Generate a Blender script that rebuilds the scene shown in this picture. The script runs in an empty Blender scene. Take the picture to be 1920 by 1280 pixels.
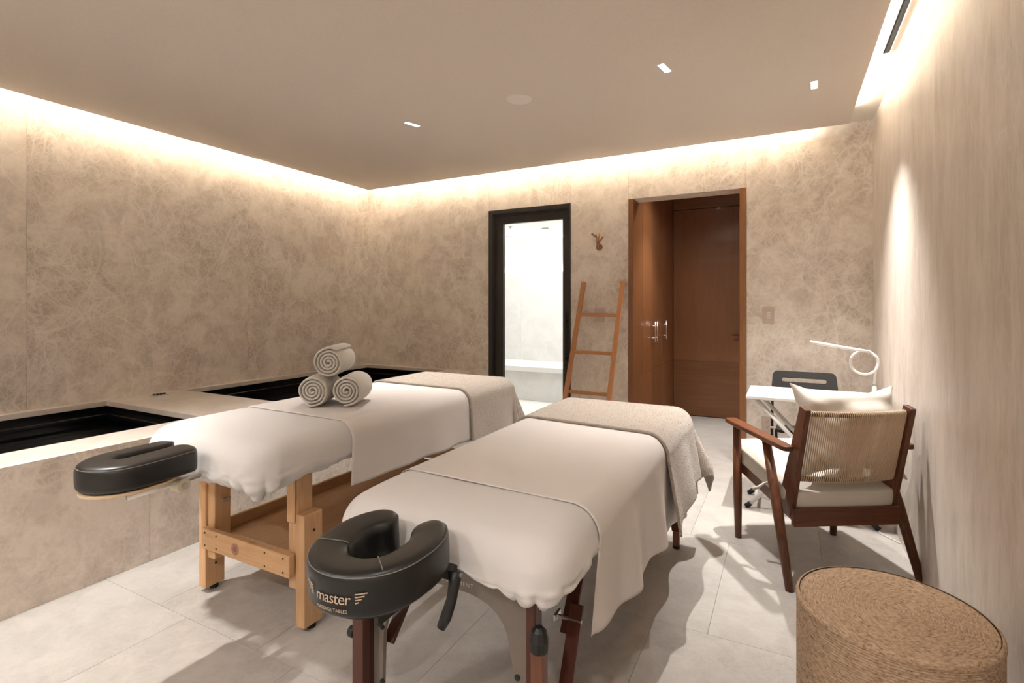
import bpy, bmesh, math, random
from math import sin, cos, pi, radians, sqrt, atan2, hypot
from mathutils import Vector, Matrix, noise
random.seed(7)
S = bpy.context.scene
COL = S.collection

# ------------------------------------------------------------------ camera
cam = bpy.data.cameras.new('camera'); camo = bpy.data.objects.new('camera', cam); COL.objects.link(camo)
cam.sensor_width = 36; cam.lens = 974.16 / 1920 * 36
cam.shift_y = -(640 - 573.4) / 1920
cam.clip_start = .05
camo.location = (0, 0, 1.3); camo.rotation_euler = (pi / 2, 0, radians(27.845))
S.camera = camo
# ------------------------------------------------------------------ world and view
W = bpy.data.worlds.new('world'); S.world = W; W.use_nodes = True
W.node_tree.nodes['Background'].inputs[0].default_value = (1, .93, .84, 1)
W.node_tree.nodes['Background'].inputs[1].default_value = 0.0
S.view_settings.view_transform = 'Standard'; S.view_settings.look = 'None'
S.view_settings.gamma = 1; S.view_settings.use_curve_mapping = False
S.view_settings.exposure = 1.93
# ------------------------------------------------------------------ room size
XL, XR, YB, YF, ZC, ZU = -4.30, .556, 4.56, -2.5, 2.60, 2.655
CX0, CX1, CY1 = -4.145, .395, 4.40          # edges of the dropped ceiling
WARM = (1, .91, .80); SPOTC = (1, .965, .925)

def area(name, loc, rot, sx, sy, e, col, spread=180):
    l = bpy.data.lights.new(name, 'AREA'); l.shape = 'RECTANGLE'; l.size = sx; l.size_y = sy
    l.energy = e; l.color = col; l.spread = radians(spread)
    o = bpy.data.objects.new(name, l); COL.objects.link(o); o.location = loc; o.rotation_euler = rot
    return o
COVE = 3.0                                   # watts per metre of LED strip in the ceiling cove
zl = 2.620; TILT = 148
L = CY1 - YF
area('cove_strip_light', (CX0 + .022, (CY1 + YF) / 2, zl), (0, radians(TILT), 0), .012, L - .06, COVE * L * .8, WARM)
L2 = .15 - CX0
area('cove_strip_light', ((.15 + CX0) / 2, CY1 - .022, zl), (radians(TILT), 0, 0), L2, .012, COVE * L2 * .8, WARM)
area('cove_strip_light', ((CX0 + CX1) / 2, YF + .172, zl), (radians(-TILT), 0, 0), CX1 - CX0 - .1, .012, COVE * (CX1 - CX0) * .8, WARM)  # unseen front strip, added for more ambient light
L3 = 4.15 - YF
area('cove_strip_light', (CX1 - .022, (4.15 + YF) / 2, zl), (0, radians(-TILT), 0), .012, L3, COVE * L3 * .55, WARM)

def spots(name, p, ang, e, n=4, pitch=.028, size=82, tilt=(0, 0), soft=.011):
    """the cells of one recessed downlight, or an added fill spot"""
    for k in range(n):
        l = bpy.data.lights.new(name, 'SPOT'); l.energy = e / n; l.color = SPOTC
        l.spot_size = radians(size); l.spot_blend = 1.0; l.shadow_soft_size = soft
        o = bpy.data.objects.new(name, l); COL.objects.link(o)
        d = (k - (n - 1) / 2) * pitch
        o.location = (p[0] + d * cos(ang), p[1] + d * sin(ang), p[2] - .004)
        o.rotation_euler = (radians(tilt[0]), radians(tilt[1]), 0)
DOWN = [((-2.369, 2.957, ZC), 1.28, .9), ((-.59, 2.90, ZC), 1.40, .80), ((.145, 3.533, ZC), 1.52, 1.2),
        ((-2.85, .78, ZC), 1.3, 1.15), ((-.35, .55, ZC), 1.4, .12)]  # two unseen lamps: first read off a cushion's shadow, second invented
FILL_SPOTS = [(-3.0, -1.1, ZC), (-1.7, -1.1, ZC), (-.3, -1.1, ZC)]      # unseen wide spots behind the camera, added as frontal fill
DW = 78
for p, a, k in DOWN:
    spots('downlight_or_fill_beam', p, a, DW * k)

for p in FILL_SPOTS: spots('downlight_or_fill_beam', p, 1.4, 66, n=1, size=150, soft=.05)

# ------------------------------------------------------------------ materials
def nt(name):
    m = bpy.data.materials.new(name); m.use_nodes = True
    t = m.node_tree; b = t.nodes['Principled BSDF']
    return m, t, b, t.nodes.new, t.links.new
def setp(b, col=None, rough=None, metal=None, spec=None, sheen=None, coat=None):
    if col is not None: b.inputs['Base Color'].default_value = (*col, 1)
    if rough is not None: b.inputs['Roughness'].default_value = rough
    if metal is not None: b.inputs['Metallic'].default_value = metal
    if spec is not None: b.inputs['Specular IOR Level'].default_value = spec
    if sheen is not None: b.inputs['Sheen Weight'].default_value = sheen
    if coat is not None: b.inputs['Coat Weight'].default_value = coat
def plain(name, col, rough=.5, metal=0, spec=.5, **k):
    m, t, b, N, LK = nt(name); setp(b, col, rough, metal, spec, **k)
    # faint procedural mottling
    n = N('ShaderNodeTexNoise'); n.inputs['Scale'].default_value = 60; n.inputs['Detail'].default_value = 3
    tc = N('ShaderNodeTexCoord'); LK(tc.outputs['Object'], n.inputs['Vector'])
    mx = N('ShaderNodeMix'); mx.data_type = 'RGBA'; mx.inputs['A'].default_value = (*[c * .94 for c in col], 1)
    mx.inputs['B'].default_value = (*[min(1, c * 1.05) for c in col], 1)
    LK(n.outputs['Fac'], mx.inputs['Factor']); LK(mx.outputs['Result'], b.inputs['Base Color'])
    return m
def emit(name, col, s):
    m, t, b, N, LK = nt(name); setp(b, (.8, .8, .8), .5)
    b.inputs['Emission Color'].default_value = (*col, 1); b.inputs['Emission Strength'].default_value = s
    return m
def math_(N, LK, op, a, b_=None, c=None, clamp=False):
    n = N('ShaderNodeMath'); n.operation = op; n.use_clamp = clamp
    for i, v in enumerate((a, b_, c)):
        if v is None: continue
        if isinstance(v, (int, float)): n.inputs[i].default_value = v
        else: LK(v, n.inputs[i])
    return n.outputs[0]
def maprange(N, LK, v, a, b_, c, d):
    n = N('ShaderNodeMapRange'); n.inputs[1].default_value = a; n.inputs[2].default_value = b_
    n.inputs[3].default_value = c; n.inputs[4].default_value = d; LK(v, n.inputs[0]); return n.outputs[0]
STRANDS = [(3.2, .009, (.6, 0, .8), .22, .52), (4.0, .010, (-.65, 0, .7), .20, .52), (2.9, .008, (1.2, 0, .5), .22, .52), (5.2, .012, (-1.1, 0, 1.0), .22, .50),
           (6.2, .013, (.25, 0, -.8), .22, .48), (8, .016, (-.35, 0, -.6), .26, .45), (11, .021, (.9, 0, -.8), .30, .40), (13, .023, (-.8, 0, .75), .30, .40), (19, .036, (.4, 0, .9), .40, .32), (27, .05, (1.4, 0, .2), .45, .25)]
def stone(name, dark, light, vein, rough=.45, sc=1.0, stretch=(1, 1, 1), veins=.6, spec=.35, fine=1.0):
    """limestone marble: cloudy ground under a web of pale hairline veins, another piece of it on each slab"""
    m, t, b, N, LK = nt(name); setp(b, rough=rough, spec=spec)
    tc = N('ShaderNodeTexCoord'); oi = N('ShaderNodeObjectInfo')
    mul = N('ShaderNodeVectorMath'); mul.operation = 'MULTIPLY'; LK(tc.outputs['Object'], mul.inputs[0])
    mul.inputs[1].default_value = [s * sc for s in stretch]
    off = N('ShaderNodeVectorMath'); off.operation = 'MULTIPLY_ADD'; off.inputs[1].default_value = (37, 91, 53)
    LK(oi.outputs['Random'], off.inputs[0]); LK(mul.outputs[0], off.inputs[2])
    co = off.outputs[0]
    w = N('ShaderNodeTexNoise'); w.inputs['Scale'].default_value = 2.6; w.inputs['Detail'].default_value = 8; w.inputs['Roughness'].default_value = .62; LK(co, w.inputs['Vector'])
    ws = N('ShaderNodeVectorMath'); ws.operation = 'MULTIPLY_ADD'; ws.inputs[1].default_value = (.5, .5, .5)
    LK(w.outputs['Color'], ws.inputs[0]); LK(co, ws.inputs[2]); cw = ws.outputs[0]
    def web(scale, width, seedoff):
        a = N('ShaderNodeVectorMath'); a.operation = 'ADD'; a.inputs[1].default_value = (seedoff, seedoff * 2, -seedoff); LK(cw, a.inputs[0])
        v = N('ShaderNodeTexVoronoi'); v.feature = 'DISTANCE_TO_EDGE'; v.inputs['Scale'].default_value = scale; LK(a.outputs[0], v.inputs['Vector'])
        return maprange(N, LK, v.outputs['Distance'], 0, width, 1, 0)
    def ridge(scale, width, seedoff):
        a = N('ShaderNodeVectorMath'); a.operation = 'ADD'; a.inputs[1].default_value = (seedoff, -seedoff, seedoff * 3); LK(cw, a.inputs[0])
        n = N('ShaderNodeTexNoise'); n.inputs['Scale'].default_value = scale; n.inputs['Detail'].default_value = 3; LK(a.outputs[0], n.inputs['Vector'])
        d = math_(N, LK, 'ABSOLUTE', math_(N, LK, 'SUBTRACT', n.outputs['Fac'], .5))
        return maprange(N, LK, d, 0, width, 1, 0)
    pa = N('ShaderNodeTexNoise'); pa.inputs['Scale'].default_value = 1.5; pa.inputs['Detail'].default_value = 4; LK(cw, pa.inputs['Vector'])
    patch = maprange(N, LK, pa.outputs['Fac'], .38, .62, 0, 1)
    wn = N('ShaderNodeTexNoise'); wn.inputs['Scale'].default_value = 3.2; wn.inputs['Detail'].default_value = 2; LK(co, wn.inputs['Vector'])
    wl_ = N('ShaderNodeVectorMath'); wl_.operation = 'MULTIPLY_ADD'; wl_.inputs[1].default_value = (.10, .10, .10); LK(wn.outputs['Color'], wl_.inputs[0]); LK(co, wl_.inputs[2]); cl = wl_.outputs[0]
    def strand(scale, width, rot, st_, seedoff):
        mp = N('ShaderNodeMapping'); mp.vector_type = 'TEXTURE'; mp.inputs['Rotation'].default_value = rot; mp.inputs['Scale'].default_value = (1, 1 / st_, 1); mp.inputs['Location'].default_value = (seedoff, seedoff, 0); LK(cl, mp.inputs['Vector'])
        n = N('ShaderNodeTexNoise'); n.inputs['Scale'].default_value = scale; n.inputs['Detail'].default_value = 1.2; n.inputs['Roughness'].default_value = .45; LK(mp.outputs[0], n.inputs['Vector'])
        d = math_(N, LK, 'ABSOLUTE', math_(N, LK, 'SUBTRACT', n.outputs['Fac'], .5))
        return maprange(N, LK, d, 0, width, 1, 0)
    v1 = math_(N, LK, 'MULTIPLY', math_(N, LK, 'POWER', web(2.6, .12, 3.1), 2.2), .22)
    v5 = math_(N, LK, 'MULTIPLY', strand(1.6, .004, (.2, .5, .9), .35, 51), .40)
    mx1 = math_(N, LK, 'MAXIMUM', v1, v5)
    mx2 = None
    for k, (sc_, wd_, rot, st_, am) in enumerate(STRANDS):
        q = math_(N, LK, 'MULTIPLY', strand(sc_, wd_, rot, st_, 3 + 7.3 * k), am)
        mx2 = q if mx2 is None else math_(N, LK, 'MAXIMUM', mx2, q)
    inv = math_(N, LK, 'SUBTRACT', 1.2, math_(N, LK, 'MULTIPLY', patch, .8))
    vv = math_(N, LK, 'MULTIPLY', math_(N, LK, 'ADD', mx1, math_(N, LK, 'MULTIPLY', mx2, inv)), veins, clamp=True)
    g = N('ShaderNodeTexNoise'); g.inputs['Scale'].default_value = 45 * fine; g.inputs['Detail'].default_value = 5; LK(co, g.inputs['Vector'])
    f2 = N('ShaderNodeTexNoise'); f2.inputs['Scale'].default_value = 6; f2.inputs['Detail'].default_value = 6; f2.inputs['Roughness'].default_value = .65; LK(cw, f2.inputs['Vector'])
    base = math_(N, LK, 'ADD', math_(N, LK, 'MULTIPLY', patch, .50), math_(N, LK, 'MULTIPLY', maprange(N, LK, f2.outputs['Fac'], .40, .60, 0, 1), .50))
    base = math_(N, LK, 'ADD', base, math_(N, LK, 'MULTIPLY', math_(N, LK, 'SUBTRACT', g.outputs['Fac'], .5), .5), clamp=True)
    c1 = N('ShaderNodeMix'); c1.data_type = 'RGBA'; c1.inputs['A'].default_value = (*dark, 1); c1.inputs['B'].default_value = (*light, 1); LK(base, c1.inputs['Factor'])
    c2 = N('ShaderNodeMix'); c2.data_type = 'RGBA'; LK(c1.outputs['Result'], c2.inputs['A']); c2.inputs['B'].default_value = (*vein, 1); LK(vv, c2.inputs['Factor'])
    LK(c2.outputs['Result'], b.inputs['Base Color'])
    bp = N('ShaderNodeBump'); bp.inputs['Strength'].default_value = .06; bp.inputs['Distance'].default_value = .004; LK(g.outputs['Fac'], bp.inputs['Height']); LK(bp.outputs[0], b.inputs['Normal'])
    return m
def wood(name, c1, c2, axis=2, rough=.45, ring=14, spec=.35, coat=0, figure=.35):
    m, t, b, N, LK = nt(name); setp(b, rough=rough, spec=spec, coat=coat)
    tc = N('ShaderNodeTexCoord'); oi = N('ShaderNodeObjectInfo')
    off = N('ShaderNodeVectorMath'); off.operation = 'MULTIPLY_ADD'; off.inputs[1].default_value = (13, 29, 17)
    LK(oi.outputs['Random'], off.inputs[0]); LK(tc.outputs['Object'], off.inputs[2])
    mp = N('ShaderNodeMapping'); sc = [1, 1, 1]; sc[axis] = .07; mp.inputs['Scale'].default_value = sc; LK(off.outputs[0], mp.inputs['Vector'])
    n1 = N('ShaderNodeTexNoise'); n1.inputs['Scale'].default_value = ring; n1.inputs['Detail'].default_value = 4; n1.inputs['Distortion'].default_value = .6; LK(mp.outputs[0], n1.inputs['Vector'])
    n2 = N('ShaderNodeTexNoise'); n2.inputs['Scale'].default_value = ring * 14; n2.inputs['Detail'].default_value = 3; LK(mp.outputs[0], n2.inputs['Vector'])
    s = math_(N, LK, 'SINE', math_(N, LK, 'MULTIPLY', n1.outputs['Fac'], 42))
    v = math_(N, LK, 'ADD', math_(N, LK, 'MULTIPLY', s, figure * .5), .5)
    v = math_(N, LK, 'ADD', math_(N, LK, 'MULTIPLY', v, .55), math_(N, LK, 'MULTIPLY', n2.outputs['Fac'], .45), clamp=True)
    c = N('ShaderNodeMix'); c.data_type = 'RGBA'; c.inputs['A'].default_value = (*c1, 1); c.inputs['B'].default_value = (*c2, 1); LK(v, c.inputs['Factor'])
    tone = N('ShaderNodeMix'); tone.data_type = 'RGBA'; tone.blend_type = 'MULTIPLY'; tone.inputs['Factor'].default_value = 1
    tv = N('ShaderNodeCombineXYZ'); rv = maprange(N, LK, oi.outputs['Random'], 0, 1, .84, 1.14)
    for q in range(3): LK(rv, tv.inputs[q])
    LK(c.outputs['Result'], tone.inputs['A']); LK(tv.outputs[0], tone.inputs['B']); LK(tone.outputs['Result'], b.inputs['Base Color'])
    bp = N('ShaderNodeBump'); bp.inputs['Strength'].default_value = .08; bp.inputs['Distance'].default_value = .002; LK(n2.outputs['Fac'], bp.inputs['Height']); LK(bp.outputs[0], b.inputs['Normal'])
    return m
def fabric(name, col, scale=400, bump=.15, rough=.9, sheen=.2, wrinkle=0, dist=.002, var=.06):
    m, t, b, N, LK = nt(name); setp(b, rough=rough, spec=.15, sheen=sheen)
    tc = N('ShaderNodeTexCoord')
    n = N('ShaderNodeTexNoise'); n.inputs['Scale'].default_value = scale; n.inputs['Detail'].default_value = 4; LK(tc.outputs['Object'], n.inputs['Vector'])
    c = N('ShaderNodeMix'); c.data_type = 'RGBA'; c.inputs['A'].default_value = (*[x * (1 - var) for x in col], 1); c.inputs['B'].default_value = (*[min(1, x * (1 + var)) for x in col], 1)
    LK(n.outputs['Fac'], c.inputs['Factor']); LK(c.outputs['Result'], b.inputs['Base Color'])
    bp = N('ShaderNodeBump'); bp.inputs['Strength'].default_value = bump; bp.inputs['Distance'].default_value = dist; LK(n.outputs['Fac'], bp.inputs['Height'])
    out = bp
    if wrinkle:
        w = N('ShaderNodeTexNoise'); w.inputs['Scale'].default_value = 9; w.inputs['Detail'].default_value = 3; w.inputs['Distortion'].default_value = 1.2; LK(tc.outputs['Object'], w.inputs['Vector'])
        b2 = N('ShaderNodeBump'); b2.inputs['Strength'].default_value = wrinkle; b2.inputs['Distance'].default_value = .02; LK(w.outputs['Fac'], b2.inputs['Height']); LK(bp.outputs[0], b2.inputs['Normal']); out = b2
    LK(out.outputs[0], b.inputs['Normal'])
    return m
M = {}
M['wall'] = stone('limestone_wall', (.45, .378, .315), (.70, .62, .54), (.85, .79, .72), sc=1.0, veins=.80)
M['wallv'] = stone('limestone_wall_upright_veins', (.55, .482, .42), (.72, .65, .585), (.83, .775, .715), sc=1.1, stretch=(1, 1.5, .38), veins=.5)
M['floor'] = stone('limestone_floor', (.345, .318, .29), (.435, .405, .373), (.54, .507, .474), rough=.38, veins=.45, sc=1.2, spec=.35)
M['rim'] = stone('limestone_rim', (.47, .405, .35), (.57, .505, .445), (.65, .59, .53), rough=.4, veins=.4, sc=1.4)
M['ceil'] = plain('ceiling_paint', (.70, .63, .56), .85, spec=.1)
M['cove'] = plain('cove_paint', (.74, .69, .61), .85, spec=.1)
M['black'] = plain('black_granite', (.006, .006, .006), .18, spec=.5)
M['blackmetal'] = plain('dark_bronze_metal', (.030, .026, .022), .42, metal=.3)
M['cab'] = wood('cabinet_veneer', (.16, .066, .026), (.25, .108, .044), 2, rough=.30, ring=7, coat=.15, figure=.25)
M['cabh'] = wood('cabinet_veneer_horizontal', (.16, .066, .026), (.25, .108, .044), 0, rough=.32, ring=7, coat=.15, figure=.4)
M['cabhy'] = wood('cabinet_veneer_horizontal_side', (.17, .07, .028), (.26, .112, .046), 1, rough=.30, ring=7, coat=.15, figure=.4)
M['jamb'] = wood('jamb_wood', (.24, .098, .036), (.37, .165, .066), 2, rough=.4, ring=16)
M['ladder'] = wood('ladder_wood', (.36, .155, .060), (.47, .225, .098), 2, rough=.5, ring=20)
M['ladderx'] = wood('ladder_rung_wood', (.36, .155, .060), (.47, .225, .098), 0, rough=.5, ring=20)
for ax, nm in ((0, 'x'), (1, 'y'), (2, 'z')):
    M['pine' + nm] = wood('pine_' + 'xyz'[ax], (.50, .285, .135), (.66, .42, .235), ax, rough=.5, ring=18, figure=.5)
    M['teak' + nm] = wood('teak_' + 'xyz'[ax], (.042, .012, .006), (.165, .056, .021), ax, rough=.38, ring=16, figure=.6, spec=.4)
    M['maho' + nm] = wood('dark_mahogany_' + 'xyz'[ax], (.045, .012, .007), (.095, .028, .015), ax, rough=.35, ring=16, spec=.45)
M['sheet'] = fabric('white_cotton', (.60, .575, .56), 900, .10, sheen=.15, wrinkle=.06, var=.02)
M['sheet2'] = fabric('white_cotton_flat_sheet', (.62, .575, .55), 900, .10, sheen=.15, wrinkle=.05, var=.02)
M['blanket'] = fabric('beige_wool', (.42, .358, .30), 160, .9, sheen=.5, dist=.006, var=.22, wrinkle=.06)
M['towel'] = fabric('cream_terry', (.74, .69, .62), 330, 1.0, sheen=.4, dist=.006, var=.10)
M['cushion'] = fabric('natural_linen', (.52, .475, .42), 500, .35, sheen=.2, wrinkle=.10, var=.08)
M['leather'] = plain('black_vinyl', (.008, .0075, .007), .36, spec=.5)
M['thread'] = plain('grey_stitching', (.16, .15, .14), .7)
M['gold'] = plain('tan_embroidery', (.55, .40, .28), .8)
M['plywood'] = plain('birch_plywood', (.62, .47, .30), .5)
M['alu'] = plain('aluminium', (.62, .60, .57), .32, metal=.9)
M['cream_plastic'] = plain('cream_plastic', (.62, .55, .43), .45)
M['blackplastic'] = plain('black_plastic', (.010, .010, .010), .45)
M['steel'] = plain('brushed_steel', (.62, .60, .57), .28, metal=1)
M['bronze'] = plain('bronze', (.30, .16, .085), .35, metal=.85)
M['vinyl'] = plain('taupe_vinyl', (.30, .25, .215), .55)
M['endpanel'] = plain('taupe_end_panel', (.22, .185, .16), .5)
M['print'] = plain('white_print', (.70, .66, .60), .7)
M['cord'] = plain('tan_paper_cord', (.52, .39, .27), .75)
M['white'] = plain('white_lacquer', (.66, .64, .615), .4)
M['blackchair'] = plain('black_chair_plastic', (.010, .0095, .009), .42)
M['plate'] = plain('taupe_wall_plate', (.47, .375, .31), .5)
M['button'] = plain('pale_button', (.62, .58, .54), .5)
M['rubber'] = plain('black_rubber', (.012, .012, .012), .8)
M['lens'] = emit('lit_lens', (1, .97, .95), 7)
M['lightbody'] = plain('downlight_white', (.8, .8, .8), .5)
M['grille'] = plain('speaker_cloth', (.80, .745, .69), .8)
M['showerwall'] = stone('pale_shower_stone', (.70, .69, .675), (.80, .79, .775), (.86, .855, .84), veins=.35, sc=1.2)
M['showerfloor'] = plain('pale_shower_floor', (.84, .83, .81), .5)
M['chrome'] = plain('chrome', (.5, .5, .5), .15, metal=1)
M['tan_leg'] = wood('brown_leg_wood', (.13, .05, .028), (.22, .095, .052), 2, rough=.4, ring=16)
# thin clear glass
m, t, b, N, LK = nt('clear_glass')
t.nodes.remove(b); tr = N('ShaderNodeBsdfTransparent'); gl = N('ShaderNodeBsdfGlossy'); gl.inputs['Roughness'].default_value = .02
fr = N('ShaderNodeFresnel'); fr.inputs[0].default_value = 1.35; mx = N('ShaderNodeMixShader'); LK(fr.outputs[0], mx.inputs[0]); LK(tr.outputs[0], mx.inputs[1]); LK(gl.outputs[0], mx.inputs[2])
LK(mx.outputs[0], t.nodes['Material Output'].inputs[0]); tr.inputs[0].default_value = (.96, .97, .96, 1)
M['glass'] = m
m, t, b, N, LK = nt('dark_water'); setp(b, (.004, .004, .004), .03, spec=.5)
n = N('ShaderNodeTexNoise'); n.inputs['Scale'].default_value = 7; bp = N('ShaderNodeBump'); bp.inputs['Strength'].default_value = .03; LK(n.outputs['Fac'], bp.inputs['Height']); LK(bp.outputs[0], b.inputs['Normal'])
M['water'] = m
# palm-rope pouf: streaks that run round the coil
m, t, b, N, LK = nt('palm_rope'); setp(b, rough=.8, spec=.15)
tc = N('ShaderNodeTexCoord'); sp = N('ShaderNodeSeparateXYZ'); LK(tc.outputs['Object'], sp.inputs[0])
an = math_(N, LK, 'ARCTAN2', sp.outputs[1], sp.outputs[0])
r2 = math_(N, LK, 'SQRT', math_(N, LK, 'ADD', math_(N, LK, 'MULTIPLY', sp.outputs[0], sp.outputs[0]), math_(N, LK, 'MULTIPLY', sp.outputs[1], sp.outputs[1])))
cb = N('ShaderNodeCombineXYZ'); LK(math_(N, LK, 'MULTIPLY', math_(N, LK, 'MULTIPLY', an, r2), 85), cb.inputs[0]); LK(math_(N, LK, 'MULTIPLY', r2, 190), cb.inputs[1]); LK(math_(N, LK, 'MULTIPLY', sp.outputs[2], 190), cb.inputs[2])
n = N('ShaderNodeTexNoise'); n.inputs['Scale'].default_value = 1.0; n.inputs['Detail'].default_value = 5; n.inputs['Roughness'].default_value = .7; LK(cb.outputs[0], n.inputs['Vector'])
cr = N('ShaderNodeValToRGB'); e = cr.color_ramp.elements; e[0].position = .32; e[0].color = (.16, .095, .058, 1); e[1].position = .62; e[1].color = (.56, .42, .30, 1)
x = cr.color_ramp.elements.new(.45); x.color = (.40, .275, .18, 1)
LK(n.outputs['Fac'], cr.inputs[0]); LK(cr.outputs[0], b.inputs['Base Color'])
bp = N('ShaderNodeBump'); bp.inputs['Strength'].default_value = .5; bp.inputs['Distance'].default_value = .003; LK(n.outputs['Fac'], bp.inputs['Height']); LK(bp.outputs[0], b.inputs['Normal'])
M['rope'] = m

# ------------------------------------------------------------------ mesh helpers
class MB:
    def __init__(s): s.v = []; s.f = []
    def add(s, vs, fs):
        o = len(s.v); s.v += [tuple(v) for v in vs]; s.f += [tuple(i + o for i in f) for f in fs]; return s
    def box(s, x0, x1, y0, y1, z0, z1):
        return s.add([(x, y, z) for z in (z0, z1) for y in (y0, y1) for x in (x0, x1)],
                     [(0, 2, 3, 1), (4, 5, 7, 6), (0, 1, 5, 4), (2, 6, 7, 3), (0, 4, 6, 2), (1, 3, 7, 5)])
    def bar(s, a, b, w, h, up=(0, 0, 1), w2=None, h2=None):
        """a straight bar of width w (across) and height h (towards up) from a to b"""
        a = Vector(a); b = Vector(b); d = (b - a).normalized(); r = d.cross(Vector(up))
        if r.length < 1e-4: r = d.cross(Vector((0, 1, 0)))
        r.normalize(); u = r.cross(d); w2 = w if w2 is None else w2; h2 = h if h2 is None else h2
        vs = [p + r * (i * ww / 2) + u * (j * hh / 2) for p, ww, hh in ((a, w, h), (b, w2, h2)) for i, j in ((-1, -1), (1, -1), (1, 1), (-1, 1))]
        return s.add(vs, [(0, 1, 2, 3), (7, 6, 5, 4), (0, 4, 5, 1), (1, 5, 6, 2), (2, 6, 7, 3), (3, 7, 4, 0)])
    def tube(s, pts, r, n=10, cap=True, closed=False):
        pts = [Vector(p) for p in pts]; k = len(pts); rs = r if isinstance(r, (list, tuple)) else [r] * k
        up = None; vs = []; fs = []
        for i, p in enumerate(pts):
            if closed: d = pts[(i + 1) % k] - pts[i - 1]
            else: d = pts[min(i + 1, k - 1)] - pts[max(i - 1, 0)]
            d.normalize()
            if up is None:
                up = Vector((0, 0, 1)) if abs(d.z) < .9 else Vector((0, 1, 0))
            x = d.cross(up)
            if x.length < 1e-5: x = d.orthogonal()
            x.normalize(); up = x.cross(d)
            vs += [p + (x * cos(2 * pi * j / n) + up * sin(2 * pi * j / n)) * rs[i] for j in range(n)]
        for i in range(k if closed else k - 1):
            a = i * n; b = ((i + 1) % k) * n
            fs += [(a + j, a + (j + 1) % n, b + (j + 1) % n, b + j) for j in range(n)]
        if cap and not closed: fs += [tuple(range(n))[::-1], tuple((k - 1) * n + j for j in range(n))]
        return s.add(vs, fs)
    def lathe(s, prof, n=48, c=(0, 0, 0), cap0=True, cap1=True):
        vs = [(c[0] + r * cos(2 * pi * j / n), c[1] + r * sin(2 * pi * j / n), c[2] + z) for r, z in prof for j in range(n)]
        fs = [(i * n + j, i * n + (j + 1) % n, (i + 1) * n + (j + 1) % n, (i + 1) * n + j) for i in range(len(prof) - 1) for j in range(n)]
        if cap0: fs.append(tuple(range(n))[::-1])
        if cap1: fs.append(tuple((len(prof) - 1) * n + j for j in range(n)))
        return s.add(vs, fs)
    def prism(s, pts, a, b):
        """closed outline pts (3D) extruded by the vector b-a"""
        d = Vector(b) - Vector(a); n = len(pts); p = [Vector(q) for q in pts]
        return s.add(p + [q + d for q in p], [tuple(range(n))[::-1], tuple(range(n, 2 * n))] + [(i, (i + 1) % n, n + (i + 1) % n, n + i) for i in range(n)])
    def grid(s, rows):
        h = len(rows); w = len(rows[0])
        return s.add([p for r in rows for p in r], [(i * w + j, i * w + j + 1, (i + 1) * w + j + 1, (i + 1) * w + j) for i in range(h - 1) for j in range(w - 1)])
    def build(s, name, mat, parent=None, smooth=False, bevel=0, local=False, seg=2, solid=0, subd=0, fix=True):
        me = bpy.data.meshes.new(name)
        off = Vector((0, 0, 0))
        if parent is not None and not local:
            p = parent
            while p is not None: off += p.location; p = p.parent
        me.from_pydata([Vector(v) - off for v in s.v], [], s.f); me.update()
        if fix:
            bm = bmesh.new(); bm.from_mesh(me); bmesh.ops.recalc_face_normals(bm, faces=bm.faces); bm.to_mesh(me); bm.free()
        me.materials.append(M[mat] if isinstance(mat, str) else mat)
        if smooth or bevel: me.shade_smooth() if hasattr(me, 'shade_smooth') else None
        o = bpy.data.objects.new(name, me); COL.objects.link(o); o.parent = parent
        if bevel:
            m = o.modifiers.new('bevel', 'BEVEL'); m.width = bevel; m.segments = seg; m.limit_method = 'ANGLE'; m.angle_limit = radians(35); m.harden_normals = True
        if solid:
            m = o.modifiers.new('solid', 'SOLIDIFY'); m.thickness = solid; m.offset = 1
        if subd:
            m = o.modifiers.new('sub', 'SUBSURF'); m.levels = subd; m.render_levels = subd
        return o
def tag(o, label=None, cat=None, group=None, kind=None):
    if label: o['label'] = label
    if cat: o['category'] = cat
    if group: o['group'] = group
    if kind: o['kind'] = kind
    return o
def thing(name, label, cat, loc=(0, 0, 0), rz=0, group=None, kind=None):
    o = bpy.data.objects.new(name, None); COL.objects.link(o); o.location = loc; o.rotation_euler = (0, 0, rz)
    o.empty_display_size = .1
    return tag(o, label, cat, group, kind)
def B(x0, x1, y0, y1, z0, z1): return MB().box(x0, x1, y0, y1, z0, z1)
def circ(c, r, n, axis='z'):
    out = []
    for j in range(n):
        a, b = r * cos(2 * pi * j / n), r * sin(2 * pi * j / n)
        out.append({'z': (c[0] + a, c[1] + b, c[2]), 'y': (c[0] + a, c[1], c[2] + b), 'x': (c[0], c[1] + a, c[2] + b)}[axis])
    return out
def disc(c, r, h, axis='z', n=20):
    d = {'z': (0, 0, h), 'y': (0, h, 0), 'x': (h, 0, 0)}[axis]
    return MB().prism(circ(c, r, n, axis), (0, 0, 0), d)
def text_mesh(s, size, shear=0, space=1):
    cu = bpy.data.curves.new('t', 'FONT'); cu.body = s; cu.size = size; cu.shear = shear; cu.space_character = space; cu.align_x = 'CENTER'; cu.resolution_u = 3
    o = bpy.data.objects.new('t', cu); COL.objects.link(o)
    dg = bpy.context.evaluated_depsgraph_get(); dg.update()
    me = bpy.data.meshes.new_from_object(o.evaluated_get(dg))
    vs = [v.co.copy() for v in me.vertices]; fs = [tuple(p.vertices) for p in me.polygons]
    bpy.data.objects.remove(o); bpy.data.curves.remove(cu); bpy.data.meshes.remove(me)
    return vs, fs

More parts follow.
